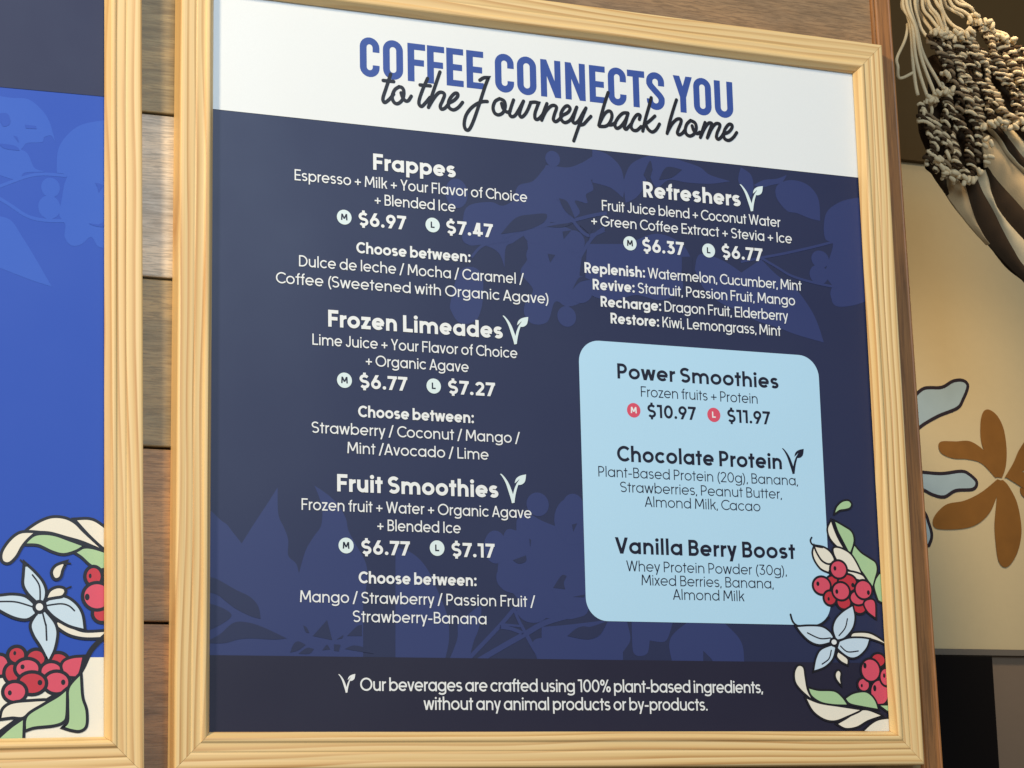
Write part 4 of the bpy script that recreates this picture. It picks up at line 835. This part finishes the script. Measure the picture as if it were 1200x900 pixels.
RG, BD, SB, LT = 11.9, 20.5, 18.6, 9.6            # stroke weights
C1, C2, C0 = 224.3, 559.8, 390.2
LINES = [
 ([('Frappes', BD)], 224.5, 597.8, 18.2, 94.9, 0), ([('Espresso + Milk + Your Flavor of Choice', RG)], 222.6, 577.6, 12.2, 266.5, 0), ([('+ Blended Ice', RG)], 224.7, 558.8, 12.2, 92.6, 0),
 ([('$6.97', BD)], 187.0, 533.9, 15.2, 53.8, 0), ([('$7.47', BD)], 287.1, 533.7, 15.2, 54.5, 0), ([('Choose between:', BD - 1.5)], 222.4, 503.5, 12.4, 130.1, 0),
 ([('Dulce de leche / Mocha / Caramel /', RG)], 221.8, 483.8, 12.2, 255.7, 0), ([('Coffee (Sweetened with Organic Agave)', RG)], 223.8, 463.8, 12.2, 310.0, 0),
 ([('Frozen Limeades', BD)], 224.5, 421.0, 18.2, 197.7, 0), ([('Lime Juice + Your Flavor of Choice', RG)], 224.1, 400.3, 12.0, 231.5, 0), ([('+ Organic Agave', RG)], 224.9, 381.4, 12.0, 116.1, 0),
 ([('$6.77', BD)], 186.3, 356.9, 15.0, 53.3, 0), ([('$7.27', BD)], 286.0, 356.6, 15.0, 54.1, 0), ([('Choose between:', BD - 1.5)], 222.9, 326.0, 12.4, 129.9, 0),
 ([('Strawberry / Coconut / Mango /', RG)], 223.9, 306.7, 12.0, 233.5, 0), ([('Mint /Avocado / Lime', RG)], 224.9, 287.0, 12.0, 158.1, 0),
 ([('Fruit Smoothies', BD)], 224.4, 246.4, 18.2, 179.9, 0), ([('Frozen fruit + Water + Organic Agave', RG)], 224.1, 225.7, 12.0, 255.9, 0), ([('+ Blended Ice', RG)], 224.3, 206.8, 12.0, 92.7, 0),
 ([('$6.77', BD)], 186.9, 181.6, 15.0, 53.3, 0), ([('$7.17', BD)], 284.3, 182.0, 15.0, 48.8, 0), ([('Choose between:', BD - 1.5)], 222.3, 151.5, 12.4, 130.3, 0),
 ([('Mango / Strawberry / Passion Fruit /', RG)], 224.1, 130.8, 12.0, 259.6, 0), ([('Strawberry-Banana', RG)], 224.2, 111.5, 12.0, 147.3, 0),
 ([('Refreshers', BD)], 560.2, 596.9, 18.4, 123.9, 0), ([('Fruit Juice blend + Coconut Water', RG)], 559.8, 576.6, 12.2, 227.0, 0), ([('+ Green Coffee Extract + Stevia + Ice', RG)], 559.9, 558.2, 12.2, 254.4, 0),
 ([('$6.37', BD)], 520.9, 532.8, 15.2, 52.1, 0), ([('$6.77', BD)], 621.3, 533.8, 15.2, 52.7, 0),
 ([('Replenish:', BD - 1.5), (' Watermelon, Cucumber, Mint', RG)], 559.8, 502.7, 12.2, 274.1, 0), ([('Revive:', BD - 1.5), (' Starfruit, Passion Fruit, Mango', RG)], 559.7, 484.4, 12.2, 255.1, 0),
 ([('Recharge:', BD - 1.5), (' Dragon Fruit, Elderberry', RG)], 559.2, 465.5, 12.2, 236.0, 0), ([('Restore:', BD - 1.5), (' Kiwi, Lemongrass, Mint', RG)], 559.7, 447.2, 12.2, 214.1, 0),
 ([('Power Smoothies', SB)], 559.6, 385.2, 17.2, 202.0, 1), ([('Frozen fruits + Protein', LT)], 559.6, 366.3, 11.8, 145.8, 1), ([('$10.97', SB)], 523.9, 343.3, 15.0, 59.9, 1), ([('$11.97', SB)], 620.4, 343.1, 15.0, 54.4, 1),
 ([('Chocolate Protein', SB)], 557.5, 292.4, 17.6, 204.8, 1), ([('Plant-Based Protein (20g), Banana,', LT)], 555.7, 274.6, 11.6, 247.3, 1), ([('Strawberries, Peanut Butter,', LT)], 557.8, 258.5, 11.6, 200.2, 1), ([('Almond Milk, Cacao', LT)], 558.3, 243.3, 11.6, 143.3, 1),
 ([('Vanilla Berry Boost', SB)], 560.3, 190.9, 17.8, 222.1, 1), ([('Whey Protein Powder (30g),', LT)], 560.8, 172.0, 11.6, 197.7, 1), ([('Mixed Berries, Banana,', LT)], 560.9, 157.1, 11.6, 162.5, 1), ([('Almond Milk', LT)], 560.9, 142.2, 11.6, 88.1, 1),
 ([('Our beverages are crafted using 100% plant-based ingredients,', RG + 1)], 390.4, 41.5, 13.4, 465.0, 0), ([('without any animal products or by-products.', RG + 1)], 390.1, 22.4, 13.4, 327.6, 0)]
for segs, cx, y, cap, width, dark in LINES:
    f = Flat(); sx, trk = lay_text(f, segs, cx, y, cap, width, 0.8)
    f.make('lettering', INK['darktext' if dark else 'lettering'], poster)
BADGES = [(144.1, 541.8, 'M', 0), (244.2, 541.9, 'L', 0), (143.2, 364.4, 'M', 0), (242.7, 364.0, 'L', 0), (143.8, 190.2, 'M', 0), (243.8, 190.5, 'L', 0), (479.5, 541.2, 'M', 0), (578.2, 541.0, 'L', 0), (477.2, 350.4, 'M', 1), (576.2, 350.5, 'L', 1)]
for x, y, ch, redc in BADGES:
    f = Flat(); f.disc(x, y, 8.2, 8.2, 0.78); b_ = f.make('size_badge', INK['badgered' if redc else 'badge'], poster)
    f = Flat(); lay_text(f, [(ch, 22)], x, y - 3.3, 7.0, 7.4 if ch == 'M' else 4.6, 0.86); f.make('lettering', INK['lettering' if redc else 'darktext'], poster)
for j, (x, y) in enumerate(TIPS):
    s = 0.62 if j == 4 else (1.03 if j < 3 else 0.96)
    f = Flat()
    for k, p in enumerate(ICON): f.poly(smooth([(x + q[0] * s, y + q[1] * s) + tuple(q[2:]) for q in p]), 0.8 + .02 * k)
    f.make('leaf_icon', INK['darktext' if j == 3 else ('lettering' if j == 4 else 'badge')], poster)
artwork(poster, ART_R, 0.9, 2.3)

# ------------------------------------------------------------------ the poster beside it, hung a touch out of level
T9 = math.radians(0.9)
lb = empty('framed_poster', bw(-104.3, -4.4, 0), (0, -T9, 0))
tag(lb, 'pine framed royal blue poster with red berries, pale flower and ivory foot', 'poster')
lw = 560.0
frame(lb, lw, H_, -lw)
lp = from_bm('poster', box_mesh(-(lw + 8.2) / 1000, 0.0082, 0.0, 0.0028, -0.0082, (H_ + 8.2) / 1000), INK['l_blue'], lb)
silhouettes(lp, SIL_L, SILC_L, BR_L, HOL_L, INK['l_foliage'], INK['l_blue'])
f = Flat(); rect(f, -lw - 7.5, 7.5, 652.5, H_ + 7.5, 0.6); f.make('header_band', INK['l_head'], lp)
f = Flat(); rect(f, -lw - 7.5, 7.5, -7.5, 77.0, 0.6); f.make('foot_band', INK['l_ground'], lp)
artwork(lp, ART_L, 0.7, 3.0)

# ------------------------------------------------------------------ rear wall with mural, seen past the corner
RB = -900.0
rear = from_bm('rear_wall', box_mesh(0.9, 2.9, 0.9, 1.0, Z0 + 0.1815, Z0 + 1.0022), CREAMWALL); tag(rear, kind='structure')
from_bm('upper_wall_band', box_mesh(0.9, 2.9, 0.888, 1.0, Z0 + 1.0026, Z0 + 2.0), DARKWALL, rear)
from_bm('lower_wall_panel', box_mesh(0.9, 2.9, 0.905, 1.0, Z0 - 1.0, Z0 + 0.171), LOWWALL, rear)
from_bm('wall_ledge', box_mesh(0.9, 2.9, 0.897, 1.0, Z0 + 0.1714, Z0 + 0.1811), LEDGE, rear)
bp_ = from_bm('black_panel', box_mesh(1.15, 1.5378, 0.893, 0.9055, Z0 - 0.6, Z0 + 0.1706, 0.002, 1), BLACKP)
tag(bp_, 'flat black rectangular panel on the brown wall below the cream mural', 'panel')
for j, s in enumerate(MUR_BLUE):
    p = smooth(s); f = Flat(); f.stroke(p, 5.6, 0.6, 1, True); f.poly(p, 0.4, 0)
    f.make('mural_petal', [M_BLUE, M_LINE], rear).location = bw(0, 0, RB)
for j, s in enumerate(MUR_BROWN):
    f = Flat(); f.poly(smooth(s), 0.9 + .1 * j, 0); f.make('mural_petal', M_BROWN, rear).location = bw(0, 0, RB)

# ------------------------------------------------------------------ folded hammock hanging in the corner
ham = empty('hammock', bw(1230, 860, -505))
tag(ham, 'folded cotton hammock with knotted cords and dark and pale striped cloth hung behind the board', 'hammock')
def tube(path, r, sides=7):
    vv = []; ff = []; n = len(path); ref = Vector((0.3, 1, 0.2))
    for i, p in enumerate(path):
        d = (path[min(i + 1, n - 1)] - path[max(i - 1, 0)]).normalized(); a = d.cross(ref).normalized(); b_ = d.cross(a)
        for k in range(sides):
            t = 2 * math.pi * k / sides; vv.append(p + (a * math.cos(t) + b_ * math.sin(t)) * r)
    for i in range(n - 1):
        for k in range(sides):
            j = (k + 1) % sides; ff.append((i * sides + k, i * sides + j, (i + 1) * sides + j, (i + 1) * sides + k))
    ff += [tuple(range(sides))[::-1], tuple(range((n - 1) * sides, n * sides))]
    return vv, ff
hb = ham.location
def hl(X, Y, Z): return bw(X, Y, Z) - hb
gather = (1246.0, 1255.0)
random.seed(8)
for j, (z, p) in enumerate(CORDS):
    q = list(p)
    if 0 < j < 17: q = [(gather[0] + random.uniform(-7, 7), gather[1])] + q
    s = smooth(q, False, 8)
    path = [hl(x, y, z + 4 * math.sin(i * .35 + j)) for i, (x, y) in enumerate(s)]
    vv, ff = tube(path, 0.0028 if j else 0.0024)
    link('cord', vv, ff, ROPE, ham, None, True)
vv, ff = tube([hl(gather[0], gather[1] - 30, -500), hl(gather[0], gather[1] - 10, -500), hl(gather[0], gather[1] + 30, -500), hl(gather[0], gather[1] + 300, -500)], 0.012, 10)
link('hanging_strap', vv, ff, ROPE, ham, None, True)
# braided netting: strands of cord twisted round each other, dark and pale
MATS = dict(c=ROPE, d=KNOTD, t=KNOTM)
for j, ((x0, y0), (x1, y1)) in enumerate(BEADS):
    L = math.hypot(x1 - x0, y1 - y0); d = Vector((x1 - x0, y1 - y0)) / L; pn = Vector((-d.y, d.x))
    kinds = random.choice(['cd', 'cd', 'td', 'ctd', 'cd', 'ct']) if not 5 <= j <= 9 else random.choice(['dt', 'td', 'cdd', 'ctd'])
    steps = int(L / 1.6); ph = random.uniform(0, 6.28); pitch = random.uniform(11, 19); a1, a2 = random.uniform(0, 6), random.uniform(0, 6)
    for s_, kd in enumerate(kinds):
        path = []
        for i in range(steps + 1):
            t = i / steps; th = 2 * math.pi * t * L / pitch + ph + 1.1 * math.sin(t * 11 + a2) + 2 * math.pi * s_ / len(kinds)
            wob = 6.5 * math.sin(t * 8 + a1) + 3.4 * math.sin(t * 21 + a2)
            c = Vector((x0, y0)) + d * (t * L + 1.6 * math.sin(th * 2)) + pn * (wob + (4.6 + 2.2 * math.sin(t * 13 + a1 + s_)) * math.sin(th))
            path.append(hl(c.x, c.y, -497 + (4.2 + 2.0 * math.sin(t * 9 + a2)) * math.cos(th) + 10 * math.sin(j / 20 * math.pi) + 5 * math.sin(j * 2.1 + t * 5)))
        vv, ff = tube(path, random.uniform(0.0018, 0.0030), 8)
        link('braided_strand', vv, ff, MATS[kd], ham, None, True)
# little tied-off knots at the strand ends
icv = bmesh.new(); bmesh.ops.create_icosphere(icv, subdivisions=2, radius=1.0)
IV = [v_.co.copy() for v_ in icv.verts]; IF = [tuple(v_.index for v_ in f_.verts) for f_ in icv.faces]; icv.free()
vv, ff = [], []
for j, ((x0, y0), (x1, y1)) in enumerate(BEADS):
    for (x, y) in ((x0, y0), (x1, y1)):
        for r_ in range(3):
            c = (x + random.uniform(-6, 6), y + random.uniform(-6, 6)); rot = Matrix.Rotation(random.uniform(0, 6.3), 3, 'Z'); b0 = len(vv)
            for v_ in IV:
                q = rot @ Vector((v_.x * 6.5, v_.y * 4 + 1.5 * math.sin(v_.x * 2.5), v_.z * 4)); vv.append(hl(c[0] + q.x, c[1] + q.y, -490 + 10 * math.sin(j / 20 * math.pi) + 4 * r_ + q.z))
            ff += [tuple(b0 + i for i in t3) for t3 in IF]
o = link('cord_knots', vv, ff, ROPE, ham, None, True); o['kind'] = 'stuff'
# striped cloth below the knots
def resample(p, n):
    P = [Vector(q[:2]) for q in smooth([tuple(x) for x in p], False, 6)]; d = [0]
    for a, b_ in zip(P[:-1], P[1:]): d.append(d[-1] + (b_ - a).length)
    out = []
    for k in range(n):
        s = d[-1] * k / (n - 1); i = max(i for i in range(len(d)) if d[i] <= s + 1e-9); i = min(i, len(P) - 2)
        t = (s - d[i]) / max(1e-9, d[i + 1] - d[i]); out.append(P[i].lerp(P[i + 1], min(1, t)))
    return out
for j, (nm, a, b_) in enumerate(STRIPES):
    A_, B_ = resample(a, 30), resample(b_, 30); cols = 7; vv = []; ff = []
    for i in range(30):
        for k in range(cols):
            t = k / (cols - 1); p = A_[i].lerp(B_[i], t)
            z = -524 + 6 * math.sin(math.pi * t) + 2.5 * math.sin(p.x * .06 + p.y * .045) + 0.7 * math.sin(p.x * .19 - p.y * .15 + j) * math.sin(math.pi * t) + 1.2 * (j + t)
            vv.append(hl(p.x, p.y, z))
    for i in range(29):
        for k in range(cols - 1): ff.append((i * cols + k, i * cols + k + 1, (i + 1) * cols + k + 1, (i + 1) * cols + k))
    n0 = len(vv)
    vv += [v_ + Vector((0, 0.0025, 0)) for v_ in vv[:n0]]
    ff += [tuple(n0 + i for i in f_[::-1]) for f_ in ff[:]]
    link('cloth_stripe', vv, ff, CLOTHS[nm], ham, None, True)
# inner layer of cloth showing between the stripes and behind the knots
def sheet(name, a, c0, z0, mat):
    P_ = smooth(a); vv = [hl(c0[0], c0[1], z0)]; ff = []; n = len(P_)
    for ring in (0.35, 0.7, 1.0):
        for x, y in P_: vv.append(hl(c0[0] + (x - c0[0]) * ring, c0[1] + (y - c0[1]) * ring, z0 - 14 * ring ** 2 + 3 * math.sin(x * .2 + y * .13)))
    for k in range(n):
        j = (k + 1) % n; ff.append((0, 1 + k, 1 + j))
        for r_ in range(2): ff.append((1 + r_ * n + k, 1 + (r_ + 1) * n + k, 1 + (r_ + 1) * n + j, 1 + r_ * n + j))
    link(name, vv, ff, mat, ham, None, True)
sheet('cloth_fold', [(1216, 950), (1238, 975), (1236, 1025), (1255, 1042), (1290, 1046), (1345, 1046), (1400, 1000), (1420, 930), (1380, 890), (1300, 872), (1250, 862), (1226, 885)], (1310, 960), -512, CLOTHS['fabric_dark'])
A0 = STRIPES[0][1] + STRIPES[1][1][3:] + STRIPES[2][1][4:]; B0 = STRIPES[9][2]
sheet('cloth_lining', [(x + 16, y + 10) for x, y in A0] + [(x, y) for x, y in B0[::-1]], (1370, 830), -536, CLOTHS['fabric_dark'])
